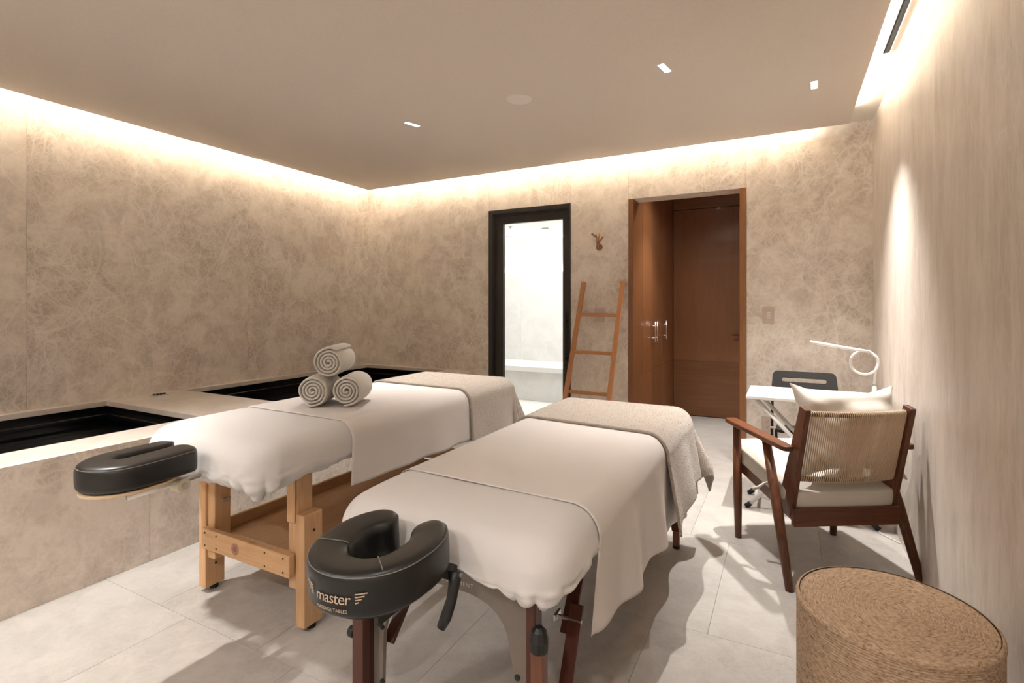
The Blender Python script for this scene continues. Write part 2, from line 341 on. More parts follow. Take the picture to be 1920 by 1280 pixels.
# ================================================================== THE ROOM
fl = B(XL - .2, XR + .2, YF - .2, YB, -.12, -.014).build('floor', 'showerfloor'); tag(fl, kind='structure')
WX, LY = .645, .90
y = 2.183 - 4 * LY; row = 0; tiles = []
while y < YB:
    x = (-.277 if row % 2 == 0 else -.4835) - 8 * WX
    while x < XR:
        x0, x1 = max(x, -2.93), min(x + WX, XR + .05); y0, y1 = max(y, YF), min(y + LY, YB)
        if x1 - x0 > .02 and y1 - y0 > .02:
            B(x0 + .0006, x1 - .0006, y0 + .0006, y1 - .0006, -.014, 0).build('floor_tile', 'floor', fl)
        x += WX
    y += LY; row += 1
# walls of stone slabs
def wall(name, slabs, mat):
    w = bpy.data.objects.new(name, None); COL.objects.link(w); tag(w, kind='structure')
    for sb in slabs: B(*sb).build('stone_slab', mat, w, bevel=.0022, seg=1)
    return w
ys = [YF, -.055, 1.49, 3.035, YB]
wall('wall_left', [(XL - .2, XL, ys[i], ys[i + 1], -.05, ZU) for i in range(4)], 'wall')
ys = [YF, 1.19, 2.79, YB]
wall('wall_right', [(XR, XR + .2, ys[i], ys[i + 1], -.05, ZU) for i in range(3)], 'wallv')
GX0, GX1, GZ = -2.672, -1.788, 2.262       # glass door opening
OX0, OX1, OZ = -1.240, -.284, 2.246        # wooden opening
wall('wall_back', [(XL - .2, GX0, YB, YB + .2, -.05, ZU), (GX0, GX1, YB, YB + .2, GZ, ZU), (GX1, OX0, YB, YB + .2, -.05, ZU),
                   (OX0, OX1, YB, YB + .2, OZ, ZU), (OX1, XR + .2, YB, YB + .2, -.05, ZU)], 'wall')
wall('wall_front', [(XL - .2, -1.9, YF - .2, YF, -.05, ZU), (-1.9, XR + .2, YF - .2, YF, -.05, ZU)], 'wall')
ce = B(CX0, CX1, YF + .15, CY1, ZC, ZC + .014).build('ceiling', 'ceil'); tag(ce, kind='structure')
B(XL - .2, XR + .2, YF - .2, YB + .2, ZU, ZU + .1).build('cove_soffit', 'cove', ce)
# slot diffuser in the cove soffit
sl = thing('slot_diffuser', 'long black slot air diffuser in the pale cove beside the right wall', 'air vent', (.47, 1.9, ZU))
B(.457, .485, .6, 3.39, ZU - .004, ZU + .0).build('slot', 'rubber', sl)
for x in (.454, .488): B(x - .0015, x + .0015, .6, 3.393, ZU - .007, ZU).build('edge_trim', 'cove', sl)

# ------------------------------------------------------------------ ceiling fixtures
spots_lab = ['recessed four-cell ceiling downlight above the table with the rolled towels', 'recessed four-cell ceiling downlight above the nearer massage table', 'recessed four-cell ceiling downlight closest to the right wall']
for i, (p, a, k) in enumerate(DOWN[:3]):
    t_ = thing('downlight', spots_lab[i], 'downlight', (0, 0, 0), 0, 'ceiling downlights'); t_.location = p; t_.rotation_euler = (0, 0, a)
    fr_ = MB()
    fr_.box(-.060, .060, -.0195, -.0165, -.002, .0); fr_.box(-.060, .060, .0165, .0195, -.002, 0)
    fr_.box(-.060, -.0565, -.0165, .0165, -.002, 0); fr_.box(.0565, .060, -.0165, .0165, -.002, 0)
    fr_.build('frame', 'lightbody', t_, local=True)
    for c in range(4):
        x = (c - 1.5) * .028
        B(x - .0115, x + .0115, -.015, .015, -.0012, -.0004).build('lens', 'lens', t_, local=True)
    for c in range(3):
        x = (c - 1) * .028
        B(x - .0040, x + .0040, -.012, .008, -.0022, 0).build('divider', 'blackmetal', t_, local=True)
s_ = thing('ceiling_speaker', 'round flush ceiling speaker with pale mesh grille', 'speaker', (-1.485, 2.912, ZC))
MB().lathe([(.078, 0), (.080, -.003), (.084, -.003), (.085, 0)], 48, cap0=False, cap1=False).build('rim', 'cove', s_, local=True, smooth=True)
MB().lathe([(.0785, -.0022), (.0785, -.0008)], 48).build('grille', 'grille', s_, local=True)

# ------------------------------------------------------------------ plunge pools along the left wall
RZ = .632; PX = -2.865; IX = -3.14      # rim height, front face, inner edge of the front rim
DV0, DV1 = 1.90, 2.44                   # divider between the two pools
LX = XL + .07; LYB = YB - .09
pool = thing('plunge_pool_surround', 'raised stone surround holding two dark sunken plunge pools along the left wall', 'plunge pool', (XL, 1.6, 0))
for y0, y1 in ((YF + .002, -.12), (-.12, 1.477), (1.477, 3.07), (3.07, YB - .002)):
    B(PX - .03, PX, y0, y1, 0, RZ - .0).build('front_panel', 'wall', pool, bevel=.0015, seg=1)
RT = .034
rr = [('front_rim', IX, PX - .03, YF + .002, YB - .002), ('wall_ledge', XL + .001, LX, YF + .002, YB - .002), ('divider', LX, IX, DV0, DV1), ('end_ledge', LX, IX, LYB, YB - .002), ('end_ledge', LX, IX, YF + .002, YF + .3)]
for n_, x0, x1, y0, y1 in rr: B(x0, x1, y0, y1, RZ - RT, RZ).build(n_, 'rim', pool, bevel=.0015, seg=1)
for y0, y1 in ((YF + .3, DV0), (DV1, LYB)):
    b_ = MB(); g = .03; zb = .10
    x0, x1, a, c = LX - g, IX + g, y0 - g, y1 + g; zt = RZ - RT
    b_.box(x0 - .02, x0, a, c, zb, zt).box(x1, x1 + .02, a, c, zb, zt).box(x0, x1, a - .02, a, zb, zt).box(x0, x1, c, c + .02, zb, zt).box(x0, x1, a, c, zb - .02, zb)
    bs = b_.build('basin', 'black', pool)
    B(x0, x1, a, c, .40, .49).build('water', 'water', bs)
    for z0 in (.515,):                  # a stepped lip of the lining just under the rim
        B(x0, x0 + .035, a, c, z0, z0 + .03).build('lining_lip', 'black', bs, bevel=.008)
        B(x0 + .035, x1, c - .035, c, z0, z0 + .03).build('lining_lip', 'black', bs, bevel=.008)
ct = thing('control_pad', 'small pool control pad with four dark buttons on the stone divider', 'control panel', (-4.14, 2.20, RZ))
B(-.030, .030, -.055, .055, 0, .006).build('base_plate', 'steel', ct, local=True, bevel=.002)
for i in range(4):
    MB().lathe([(.010, .006), (.010, .013), (.008, .016)], 14, (0, -.036 + i * .024, 0)).build('button', 'blackplastic', ct, local=True)

# ------------------------------------------------------------------ glass door to the shower room
d1 = thing('door_1', 'black-framed glass door to the bright shower room', 'door', ((GX0 + GX1) / 2, YB, 0), kind='structure')
fy0, fy1 = YB - .012, YB + .11
B(GX0, GX0 + .048, fy0, fy1, 0, GZ).build('door_jamb', 'blackmetal', d1, bevel=.002)
B(GX1 - .014, GX1, fy0, fy1, 0, GZ).build('door_jamb', 'blackmetal', d1, bevel=.002)
B(GX0 + .048, GX1 - .014, fy0, fy1, GZ - .042, GZ).build('door_head', 'blackmetal', d1, bevel=.002)
ly0, ly1 = YB + .03, YB + .07
lx0, lx1, lz = GX0 + .052, GX1 - .016, GZ - .046
lf = MB().box(lx0, lx1, ly0, ly1, lz - .090, lz).box(lx0, lx1, ly0, ly1, .01, .08).box(lx0, lx0 + .095, ly0, ly1, .08, lz - .090).box(lx1 - .075, lx1, ly0, ly1, .08, lz - .090).build('door_leaf', 'blackmetal', d1)
B(lx0 + .095, lx1 - .075, YB + .047, YB + .053, .08, lz - .090).build('pane', 'glass', lf)
hx = lx1 - .035
MB().box(hx - .010, hx + .010, ly0 - .065, ly0 - .045, .72, 1.235).box(hx - .006, hx + .006, ly0 - .05, ly0, .80, .815).box(hx - .006, hx + .006, ly0 - .05, ly0, 1.15, 1.165).build('door_handle', 'blackmetal', lf)
B(lx0, lx1, ly0 - .02, ly0 - .004, lz - .012, lz + .003).build('sliding_track', 'blackplastic', d1)
# shower room behind it
SX0, SX1, SY1, SZ = -4.66, -1.56, 7.25, 2.33
def st(name, bx, mat):
    return tag(B(*bx).build(name, mat), kind='structure')
st('floor_shower', (SX0, SX1, YB + .001, SY1 + .2, -.06, -.002), 'showerfloor')
st('ceiling_shower', (SX0, SX1, YB + .2, SY1 + .2, SZ, SZ + .05), 'showerfloor')
wl = bpy.data.objects.new('wall_shower', None); COL.objects.link(wl); tag(wl, kind='structure')
for i in range(3):
    x0 = SX0 + i * 1.0333
    B(x0, x0 + 1.0333, SY1 - .09, SY1, 0, 1.80).build('stone_slab', 'showerwall', wl, bevel=.002, seg=1)
    B(x0, x0 + 1.0333, SY1, SY1 + .05, 0, SZ).build('stone_slab', 'showerwall', wl, bevel=.002, seg=1)
B(SX0 - .05, SX0, YB + .2, SY1 + .05, 0, SZ).build('stone_slab', 'showerwall', wl)
B(SX1, SX1 + .05, YB + .2, SY1 + .05, 0, SZ).build('stone_slab', 'showerwall', wl)
bn = thing('shower_bench', 'long white stone bench low along the shower room far wall', 'bench', (-3, SY1 - .5, 0))
B(SX0, SX1, SY1 - .85, SY1 - .09, .40, .47).build('seat', 'showerfloor', bn, bevel=.006)
B(SX0, SX1, SY1 - .80, SY1 - .09, 0, .40).build('base', 'showerwall', bn)
sh = thing('rain_shower', 'round chrome rain shower head hanging from the shower room ceiling', 'shower head', (-3.165, 5.95, SZ))
MB().lathe([(.13, -.150), (.13, -.142), (.03, -.130)], 36).build('shower_plate', 'chrome', sh, local=True, smooth=False)
MB().lathe([(.014, -.13), (.014, 0)], 14).build('drop_pipe', 'chrome', sh, local=True)
MB().lathe([(.03, -.006), (.03, 0)], 20).build('ceiling_rose', 'chrome', sh, local=True)
sd = thing('shower_downlight', 'small square lamp on the shower room ceiling behind the glass door', 'downlight', (-2.82, 6.32, SZ))
B(-.05, .05, -.05, .05, -.02, 0).build('housing', 'lightbody', sd, local=True, bevel=.004)
B(-.035, .035, -.035, .035, -.022, -.0201).build('lens', 'lens', sd, local=True)
area('shower_room_lamp', (-2.9, 6.0, SZ - .03), (0, 0, 0), 2.4, 1.4, 12, (1, .985, .96))
area('shower_cove_light', (-3.0, SY1 - .05, 1.815), (radians(180), 0, 0), 2.9, .04, 4.0, (1, .985, .96))

# ------------------------------------------------------------------ wooden entrance recess
WXL, DY, RCZ = -1.205, 6.44, 2.60
en = tag(bpy.data.objects.new('trim_1', None), kind='structure'); COL.objects.link(en)
B(OX0, OX0 + .044, YB - .006, YB + .2, 0, OZ).build('jamb', 'cab', en, bevel=.002)
B(OX1 - .050, OX1, YB - .006, YB + .2, 0, OZ + .004).build('jamb', 'jamb', en, bevel=.002)
st('floor_entry', (-1.50, OX1 + .1, YB + .001, DY + .2, -.05, -.0005), 'floor')
st('ceiling_entry', (-1.50, OX1 + .1, YB + .2, DY + .2, RCZ, RCZ + .05), 'cabh')
st('wall_entry', (OX1 - .02, OX1 + .05, YB + .2, DY + .2, 0, RCZ), 'cab')
st('wall_entry_side', (-1.50, -1.445, YB + .2, DY + .2, 0, RCZ), 'cab')
wd = thing('wardrobe', 'tall built-in wooden wardrobe with steel bar handles lining the entry', 'wardrobe', (-1.5, 5.5, 0))
B(-1.44, WXL - .024, YB + .201, DY - .002, 0, RCZ - .002).build('body', 'cab', wd)
ysm = [YB + .2, 4.93, 5.315, 5.75, DY - .004]
for i in range(4):
    dr = MB().box(WXL - .022, WXL, ysm[i] + .003, ysm[i + 1] - .003, .66, RCZ - .01).build('door', 'cab', wd)
    B(WXL - .022, WXL, ysm[i] + .003, ysm[i + 1] - .003, .03, .6585).build('lower_band', 'cabhy', dr)
    hy_ = {1: ysm[2] - .045, 2: ysm[2] + .045, 3: ysm[3] + .05}.get(i)
    if hy_:
        hd = MB(); hd.tube([(WXL + .045, hy_, .94), (WXL + .045, hy_, 1.14)], .006, 8)
        for z in (.98, 1.10): hd.tube([(WXL - .002, hy_, z), (WXL + .045, hy_, z)], .005, 8)
        hd.build('handle', 'steel', dr, smooth=True)
d2 = thing('door_2', 'tall flush brown wooden entrance door', 'door', (-.85, DY, 0), kind='structure')
B(WXL + .002, OX1 - .022, DY, DY + .05, .655, 2.44).build('upper_panel', 'cab', d2, bevel=.001)
B(WXL + .002, OX1 - .022, DY, DY + .05, .008, .6535).build('lower_panel', 'cabh', d2, bevel=.001)
B(WXL + .002, OX1 - .022, DY - .004, DY + .05, 2.446, RCZ).build('transom', 'cabh', d2, bevel=.001)
MB().box(-.545, -.42, DY - .05, DY - .036, .962, .976).box(-.43, -.416, DY - .05, DY, .962, .976).build('handle', 'blackmetal', d2)
B(-.45, -.43, DY - .004, DY, .72, .76).build('lock_plate', 'blackmetal', d2)
st('wall_entry_back', (-1.50, OX1 + .1, DY + .055, DY + .15, 0, RCZ), 'cab')
spots('entry_downlight_or_fill_beam', (-.80, 5.50, RCZ - .01), 1.57, 33, n=1, size=62, tilt=(0, -14))
spots('entry_downlight_or_fill_beam', (-.70, 5.05, RCZ - .01), 1.57, 46, n=1, size=86)  # added out of sight to brighten the entry floor
spots('entry_downlight_or_fill_beam', (-.70, 5.05, RCZ - .01), 1.57, 14, n=1, size=150)  # added wide fill from the same hidden point, for the entry door
ed = thing('entry_downlight', 'recessed downlight in the wooden entry ceiling above the wardrobe', 'downlight', (-.80, 5.50, RCZ))
MB().lathe([(.03, -.003), (.036, -.003), (.036, 0)], 24, cap0=False, cap1=False).build('rim', 'lightbody', ed, local=True)
MB().lathe([(.029, -.002), (.029, -.001)], 24).build('lens', 'lens', ed, local=True)

# ------------------------------------------------------------------ switches, outlet, hook
def plate(name, label, cat, c, w, h, nb, kind):
    t_ = thing(name, label, cat, c)
    B(-w / 2, w / 2, -.008, 0, -h / 2, h / 2).build('cover_plate', 'plate', t_, local=True, bevel=.002)
    if kind == 'keypad':
        B(-.019, .019, -.010, -.008, -.035, .035).build('insert', 'plate', t_, local=True, bevel=.001)
        for i in range(nb): B(-.013, .013, -.0125, -.010, .022 - i * .014 - .004, .022 - i * .014 + .005).build('button', 'button', t_, local=True)
    elif kind == 'rocker':
        B(-.017, .017, -.012, -.008, -.033, .033).build('rocker', 'plate', t_, local=True, bevel=.001)
    else:
        for z in (.02, -.02):
            f_ = B(-.017, .017, -.010, -.008, z - .015, z + .015).build('socket', 'plate', t_, local=True, bevel=.001)
            for dx, dz, ww, hh in ((-.006, .004, .002, .007), (.006, .004, .002, .007), (0, -.006, .004, .004)):
                B(dx - ww / 2, dx + ww / 2, -.0108, -.0098, z + dz - hh / 2, z + dz + hh / 2).build('slot', 'rubber', f_, local=True)
    return t_
plate('light_switch', 'taupe keypad light switch on the stone wall right of the wooden opening', 'switch', (-.124, YB, 1.227), .078, .125, 4, 'keypad')
plate('light_switch', 'taupe rocker light switch on the wall behind the ladder', 'switch', (-1.505, YB, 1.215), .095, .125, 0, 'rocker')
plate('power_outlet', 'taupe double power outlet low on the wall beside the black folding chair', 'outlet', (-.132, YB, .37), .080, .125, 0, 'outlet')
hk = thing('coat_hook', 'bronze twig-shaped coat hook on the stone wall above the ladder', 'hook', (-1.512, YB, 1.87))
MB().lathe([(.030, 0), (.030, .012), (.024, .016)], 24).build('rose', 'bronze', hk, local=True, smooth=False)
hk.children[0].rotation_euler = (pi / 2, 0, 0); hk.children[0].location = (.006, 0, -.035)
MB().tube([(.004, -.03, -.055), (0, -.032, .0), (-.002, -.032, .085)], .0135, 12).build('stem', 'bronze', hk, local=True, smooth=True)
MB().tube([(.004, -.016, -.035), (.004, -.034, -.035)], .012, 12).build('neck', 'bronze', hk, local=True, smooth=True)
MB().tube([(0, -.035, .045), (-.05, -.060, .085)], .0075, 10).build('peg', 'bronze', hk, local=True, smooth=True)
MB().tube([(0, -.035, -.005), (.06, -.066, .05)], .0085, 10).build('peg', 'bronze', hk, local=True, smooth=True)

# ------------------------------------------------------------------ ladder
ld = thing('towel_ladder', 'light brown wooden towel ladder leaning on the stone wall', 'ladder', (-1.52, 4.3, 0))
def lp(sx, z):                       # a point of the left (-1) or right (1) rail at height z
    f_ = z / 1.52; y_ = 4.12 + (YB - .028 - 4.12) * f_
    return ((-1.752 + .106 * f_) if sx < 0 else (-1.345 + .062 * f_), y_, z)
for sx in (-1, 1):
    MB().bar(lp(sx, 0), lp(sx, 1.52), .042, .030, up=(0, 1, 0)).build('rail', 'ladder', ld, bevel=.008, seg=3)
for z in (.16, .55, .89, 1.22):
    MB().bar(lp(-1, z), lp(1, z), .024, .032, up=(0, 0, 1)).build('rung', 'ladderx', ld, bevel=.006)

# ================================================================== CLOTH
def rpad(x0, x1, y0, y1, z0, z1, r=.105):
    pts = []
    for cx_, cy_, a0 in ((x1 - r, y0 + r, -90), (x1 - r, y1 - r, 0), (x0 + r, y1 - r, 90), (x0 + r, y0 + r, 180)):
        pts += [(cx_ + r * cos(radians(a0 + 15 * k)), cy_ + r * sin(radians(a0 + 15 * k)), z0) for k in range(7)]
    return MB().prism(pts, (0, 0, 0), (0, 0, z1 - z0))
def nz(x, y, z, s): return noise.noise(Vector((x * s, y * s, z * s)))
def fitted_sheet(name, label, x0, x1, y0, y1, zt, side, hemfn, seed=0, rc=.11):
    """sheet pulled over a padded table top: soft rolled edge, gathered hem tucked under"""
    def outline(ins, n=320):
        r = max(rc - ins, .02); a0, a1, b0, b1 = x0 + ins, x1 - ins, y0 + ins, y1 - ins
        cs = [(a1 - r, b0 + r, -pi / 2), (a1 - r, b1 - r, 0), (a0 + r, b1 - r, pi / 2), (a0 + r, b0 + r, pi)]
        out = []; lens = []
        segs = []
        for i, (cx_, cy_, s0) in enumerate(cs):
            segs.append(('a', cx_, cy_, s0, 36))
            nx = cs[(i + 1) % 4]; e0 = (cx_ + r * cos(s0 + pi / 2), cy_ + r * sin(s0 + pi / 2)); e1 = (nx[0] + r * cos(nx[2]), nx[1] + r * sin(nx[2]))
            segs.append(('l', e0, e1, s0 + pi / 2, 70 if i in (0, 2) else 44))
        for sg in segs:
            if sg[0] == 'a':
                for k in range(sg[4]):
                    t_ = sg[3] + pi / 2 * k / sg[4]; out.append((sg[1] + r * cos(t_), sg[2] + r * sin(t_), cos(t_), sin(t_)))
            else:
                for k in range(sg[4]):
                    f_ = k / sg[4]; out.append((sg[1][0] + (sg[2][0] - sg[1][0]) * f_, sg[1][1] + (sg[2][1] - sg[1][1]) * f_, cos(sg[3]), sin(sg[3])))
        return out
    def drop(i_, r=.08): return 0 if i_ > r else sqrt(max(0, r * r - (r - i_) ** 2)) - r
    prof = [(min(x1 - x0, y1 - y0) / 2 - .004, 0)] + [(i_, drop(i_)) for i_ in (.30, .22, .16, .115, .08, .06, .042, .028, .017, .009, .003, 0)]
    def dome(y_): return -.022 * max(0, 1 - (y_ - y0) / .24) ** 2
    rings = []
    for ins, dz in prof:
        rings.append([(p[0], p[1], zt + dz + dome(p[1]) + .003 * nz(p[0], p[1], seed, 5) * min(1, ins / .05) * (1 if p[1] < y0 + .4 else .2)) for p in outline(ins)])
    o0 = outline(0); nside = 12
    cum = [0]
    for i in range(1, len(o0)): cum.append(cum[-1] + hypot(o0[i][0] - o0[i - 1][0], o0[i][1] - o0[i - 1][1]))
    for k in range(1, nside + 1):
        f_ = k / nside; ring = []
        for i, p in enumerate(o0):
            hem = hemfn(p[0], p[1]); h = hem * f_
            corner = 1 if (abs(p[2]) > .05 and abs(p[3]) > .05) else 0
            fold = (1 - abs(sin(cum[i] * 36 + 4 * nz(cum[i], seed, 1, 5)))) ** 1.5 * -.020 * f_ ** 1.5 + nz(cum[i] * 2, f_ * .7, seed, 9) * .016 * f_
            tuck = -.050 * max(0, f_ - .55) ** 1.5 / .30
            nearf = max(.12, min(1, 1 - (p[1] - y0 - .25) / .15)); fold *= nearf
            out_ = .006 * sin(pi * f_) * nearf + fold * (1.6 if corner else 1) + tuck
            wz = .014 * f_ * nz(cum[i], 3.3, seed, 11) + .007 * f_ * (1 - abs(sin(cum[i] * 36 + 4 * nz(cum[i], seed, 1, 5)))) ** 1.5
            ring.append((p[0] + p[2] * out_, p[1] + p[3] * out_, zt - .08 + dome(p[1]) - h + wz))
        rings.append(ring)
    n = len(o0); mb = MB(); mb.add([v for r in rings for v in r], [(i * n + j, i * n + (j + 1) % n, (i + 1) * n + (j + 1) % n, (i + 1) * n + j) for i in range(len(rings) - 1) for j in range(n)])
    mb.f.append(tuple(range(n)))
    o = mb.build(name, 'sheet', smooth=True)
    return tag(o, label, 'sheet')
def drape(name, label, cat, mat, rect, re, zt, arange, brange, na, nb, ripple, solid, edge=None, seed=0, flare=.05, fuzz=0, subd=0):
    """cloth laid flat over a table (rect) and hanging over its rounded edges; arange/brange(t) give how far it reaches"""
    x0, x1, y0, y1 = rect; ax0, ax1, by0, by1 = x0 + re, x1 - re, y0 + re, y1 - re
    rows = []
    for j in range(nb + 1):
        tb = j / nb; row = []
        for i in range(na + 1):
            ta = i / na
            a0, a1 = arange(tb); a = a0 + (a1 - a0) * ta
            b0, b1 = brange(ta); b = b0 + (b1 - b0) * tb
            da = a - ax1 if a > ax1 else (a - ax0 if a < ax0 else 0)
            db = b - by1 if b > by1 else (b - by0 if b < by0 else 0)
            d = hypot(da, db); cxp, cyp = min(max(a, ax0), ax1), min(max(b, by0), by1)
            wob = .0010 * nz(a, b, seed, 4)
            if d < 1e-6:
                row.append((a, b, zt + wob)); continue
            ux, uy = da / d, db / d
            if da and db: d /= 1 + .14 * sin(2 * abs(atan2(abs(uy), abs(ux))))
            if d < re * pi / 2:
                th = d / re; row.append((cxp + ux * re * sin(th), cyp + uy * re * sin(th), zt + wob - re * (1 - cos(th)))); continue
            h = d - re * pi / 2; ang = atan2(uy, ux)
            s = cyp * uxabs(ux) + cxp * uxabs(uy) + ang * .16
            rp = ripple(s, h, ang)
            o_ = re + flare * h + rp
            row.append((cxp + ux * o_, cyp + uy * o_, zt - re - h * (1 - .02 * flare)))
        rows.append(row)
    o = MB().grid(rows).build(name, mat, smooth=True, solid=solid, subd=subd, fix=False)
    tag(o, label, cat)
    if fuzz:                        # short woolly fibres standing off the cloth
        rnd = random.Random(seed); mb = MB(); h_, w_ = len(rows), len(rows[0])
        for _ in range(fuzz):
            j = rnd.random() * (h_ - 1.001); i = rnd.random() * (w_ - 1.001); j0, i0 = int(j), int(i)
            p = Vector(rows[j0][i0]).lerp(Vector(rows[j0 + 1][i0 + 1]), (j - j0 + i - i0) / 2)
            nrm = (Vector(rows[j0][i0 + 1]) - Vector(rows[j0][i0])).cross(Vector(rows[j0 + 1][i0]) - Vector(rows[j0][i0])).normalized()
            t_ = Vector((rnd.gauss(0, 1), rnd.gauss(0, 1), rnd.gauss(0, 1))); t_ = (t_ - nrm * t_.dot(nrm)).normalized(); s_ = nrm.cross(t_) * .0006
            b0 = p + nrm * (solid - .0006); tip = b0 + nrm * rnd.uniform(.002, .007) + t_ * rnd.uniform(.004, .010)
            k_ = len(mb.v); mb.v += [tuple(b0 - s_), tuple(b0 + s_), tuple(tip)]; mb.f.append((k_, k_ + 1, k_ + 2))
        mb.build('wool_fibres', mat, o, local=True, fix=False)['kind'] = 'stuff'
    return o
def uxabs(v): return abs(v)

# ================================================================== FACE CUSHIONS
def u_path(R, arm, gap_deg, n=56, tip_in=0, squeeze=1):
    """centre line of a horseshoe, open towards +y; gap_deg = half the opening"""
    pts = []
    a0 = radians(90 + gap_deg); a1 = radians(450 - gap_deg)
    for i in range(n + 1):
        a = a0 + (a1 - a0) * i / n; pts.append(Vector((R * cos(a) * squeeze, R * sin(a) + (arm * max(0, sin(a)) if arm else 0))))
    return pts
def horseshoe(path, hw_in, hw_out, h, dish=.010, tipr=.7, m=40, flat=False):
    """soft padded ring of roughly rectangular section along path; returns rows of (x,y,z)"""
    rows = []; n = len(path)
    ext = []
    t0 = (path[0] - path[1]).normalized(); t1 = (path[-1] - path[-2]).normalized()
    steps = [(1.0, .02), (.93, .32), (.80, .58), (.55, .82), (.28, .95)]
    reach = (hw_in + hw_out) * .5 * tipr
    for f_, s in steps: ext.append((path[0] + t0 * reach * f_, s, t0))
    full = [(p, s, -t) for p, s, t in ext]
    for i, p in enumerate(path):
        d = (path[min(i + 1, n - 1)] - path[max(i - 1, 0)]).normalized(); full.append((p, 1, d))
    for f_, s in reversed(steps): full.append((path[-1] + t1 * reach * f_, s, t1))
    outer_top = []
    for p, s, d in full:
        nrm = Vector((d.y, -d.x))             # path runs counter-clockwise round the ring, so this points outwards
        row = []
        for k in range(m):
            a = 2 * pi * k / m; c_, s_ = cos(a), sin(a); e = .42
            cx_ = math.copysign(abs(c_) ** e, c_); cz_ = math.copysign(abs(s_) ** e, s_)
            w = (hw_out if cx_ > 0 else hw_in) * cx_ * s
            z = h / 2 + h / 2 * cz_ * (1 - .0 * s)
            if cz_ > 0: z -= (1 - s) * h * .12
            if cz_ > .5: z += dish * (cx_ if cx_ > 0 else cx_ * 1.2)
            row.append((p.x + nrm.x * w, p.y + nrm.y * w, z))
        rows.append(row)
        if s > .5: outer_top.append(row[4])
    mb = MB(); N_ = len(rows)
    mb.add([v for r in rows for v in r], [(i * m + k, i * m + (k + 1) % m, (i + 1) * m + (k + 1) % m, (i + 1) * m + k) for i in range(N_ - 1) for k in range(m)])
    mb.f.append(tuple(range(m))[::-1]); mb.f.append(tuple((N_ - 1) * m + k for k in range(m)))
    return mb, outer_top
def xf(mb, mat):
    mb.v = [tuple(mat @ Vector(v)) for v in mb.v]; return mb
def bolt(parent, c, r, axis, h, mat='steel', name='bolt'):
    return disc(c, r, h, axis, 10).build(name, mat, parent)

# ================================================================== MASSAGE TABLE WITH THE PINE LEGS
AX0, AX1, AY0, AY1, AZ = -2.425, -1.645, 1.20, 3.17, .80
mt = thing('massage_table', 'wooden massage table on pine legs with low shelf, rolled towels on top', 'massage table', (-2.035, 2.2, 0))
rpad(AX0 + .03, AX1 - .03, AY0 + .03, AY1 - .03, AZ - .10, AZ - .03).build('pad', 'vinyl', mt, bevel=.03, seg=4)
B(AX0 + .05, AX1 - .05, AY0 + .05, AY1 - .05, AZ - .118, AZ - .10).build('deck', 'pinex', mt)
for x0, x1 in ((AX0 + .055, AX0 + .085), (AX1 - .085, AX1 - .055)):
    B(x0, x1, AY0 + .06, AY1 - .06, AZ - .150, AZ - .118).build('side_rail', 'piney', mt)
for y0 in (AY0 + .08, AY1 - .11):
    B(AX0 + .085, AX1 - .085, y0, y0 + .03, AZ - .150, AZ - .118).build('end_rail', 'pinex', mt)
for yc, fy in ((1.475, -1), (2.93, 1)):
    for sx in (-1, 1):
        xo = -2.372 if sx < 0 else -1.682
        xa, xb = sorted((xo, xo - sx * .050))
        lg = B(xa, xb, yc - .046, yc + .046, .022, .60 if sx < 0 else .47).build('leg', 'pinez', mt, bevel=.004)
        disc(((xa + xb) / 2, yc + .01, 0), .018, .026, 'z', 16).build('foot', 'rubber', lg)
        xi0, xi1 = sorted((xo - sx * .051, xo - sx * .103))
        up = B(xi0, xi1, yc - .036, yc + .040, .16, AZ - .12).build('upper_leg', 'pinez', mt, bevel=.004)
        B(min(xi0, xi1) + .004, max(xi0, xi1) - .004, yc - .050, yc - .0365, .50 if sx < 0 else .43, AZ - .12).build('gusset', 'pinez', up, bevel=.01, seg=3)
        xs = xb + .0005
        for z in (.12, .20, .30, .40):
            if z < .46: bolt(lg, (xs - .001, yc + .002, z), .0055, 'x', .003, 'blackmetal', 'bolt_hole')
        if sx < 0:
            MB().tube([(xi1, yc + .01, .42), (xi1 + .018, yc + .01, .42)], .006, 8).build('wing_bolt', 'steel', up)
            B(xi1 + .010, xi1 + .016, yc - .012, yc + .032, .413, .427).build('wing', 'steel', up, bevel=.002)
        for z in (.57, .63):
            bolt(up, ((xi0 + xi1) / 2 - .012, yc - .0515 if fy < 0 else yc - .0515, z + .02), .003, 'y', .002, 'blackmetal', 'screw')
    ys0, ys1 = (yc - .074, yc - .0465) if fy < 0 else (yc + .0465, yc + .074)
    stx = B(-2.305 if fy < 0 else -2.395, -1.735, ys0, ys1, .222, .312).build('end_board', 'pinex', mt, bevel=.004)
    if fy < 0:
        for x in (-2.28, -2.20, -1.88, -1.77):
            for z in (.24, .295): bolt(stx, (x, ys0 - .0012, z), .0045, 'y', .002, 'blackmetal', 'screw')
        md = MB().prism(circ((-2.07, ys0 - .0006, .267), .025, 24, 'y'), (0, 0, 0), (0, .001, 0)).build('maker_mark', plain('faded_mark', (.36, .19, .115), .7), stx)
        MB().prism(circ((-2.07, ys0 - .0012, .267), .012, 18, 'y'), (0, 0, 0), (0, .0012, 0)).build('mark_centre', plain('faded_mark_centre', (.30, .10, .075), .7), stx)
sf = B(-2.33, -1.735, 1.525, 2.88, .235, .250).build('shelf', 'piney', mt)
B(-2.345, -2.325, 1.525, 2.88, .225, .300).build('shelf_lip', 'piney', mt, bevel=.002)
B(-1.735, -1.715, 1.525, 2.88, .215, .265).build('shelf_lip', 'piney', mt, bevel=.002)
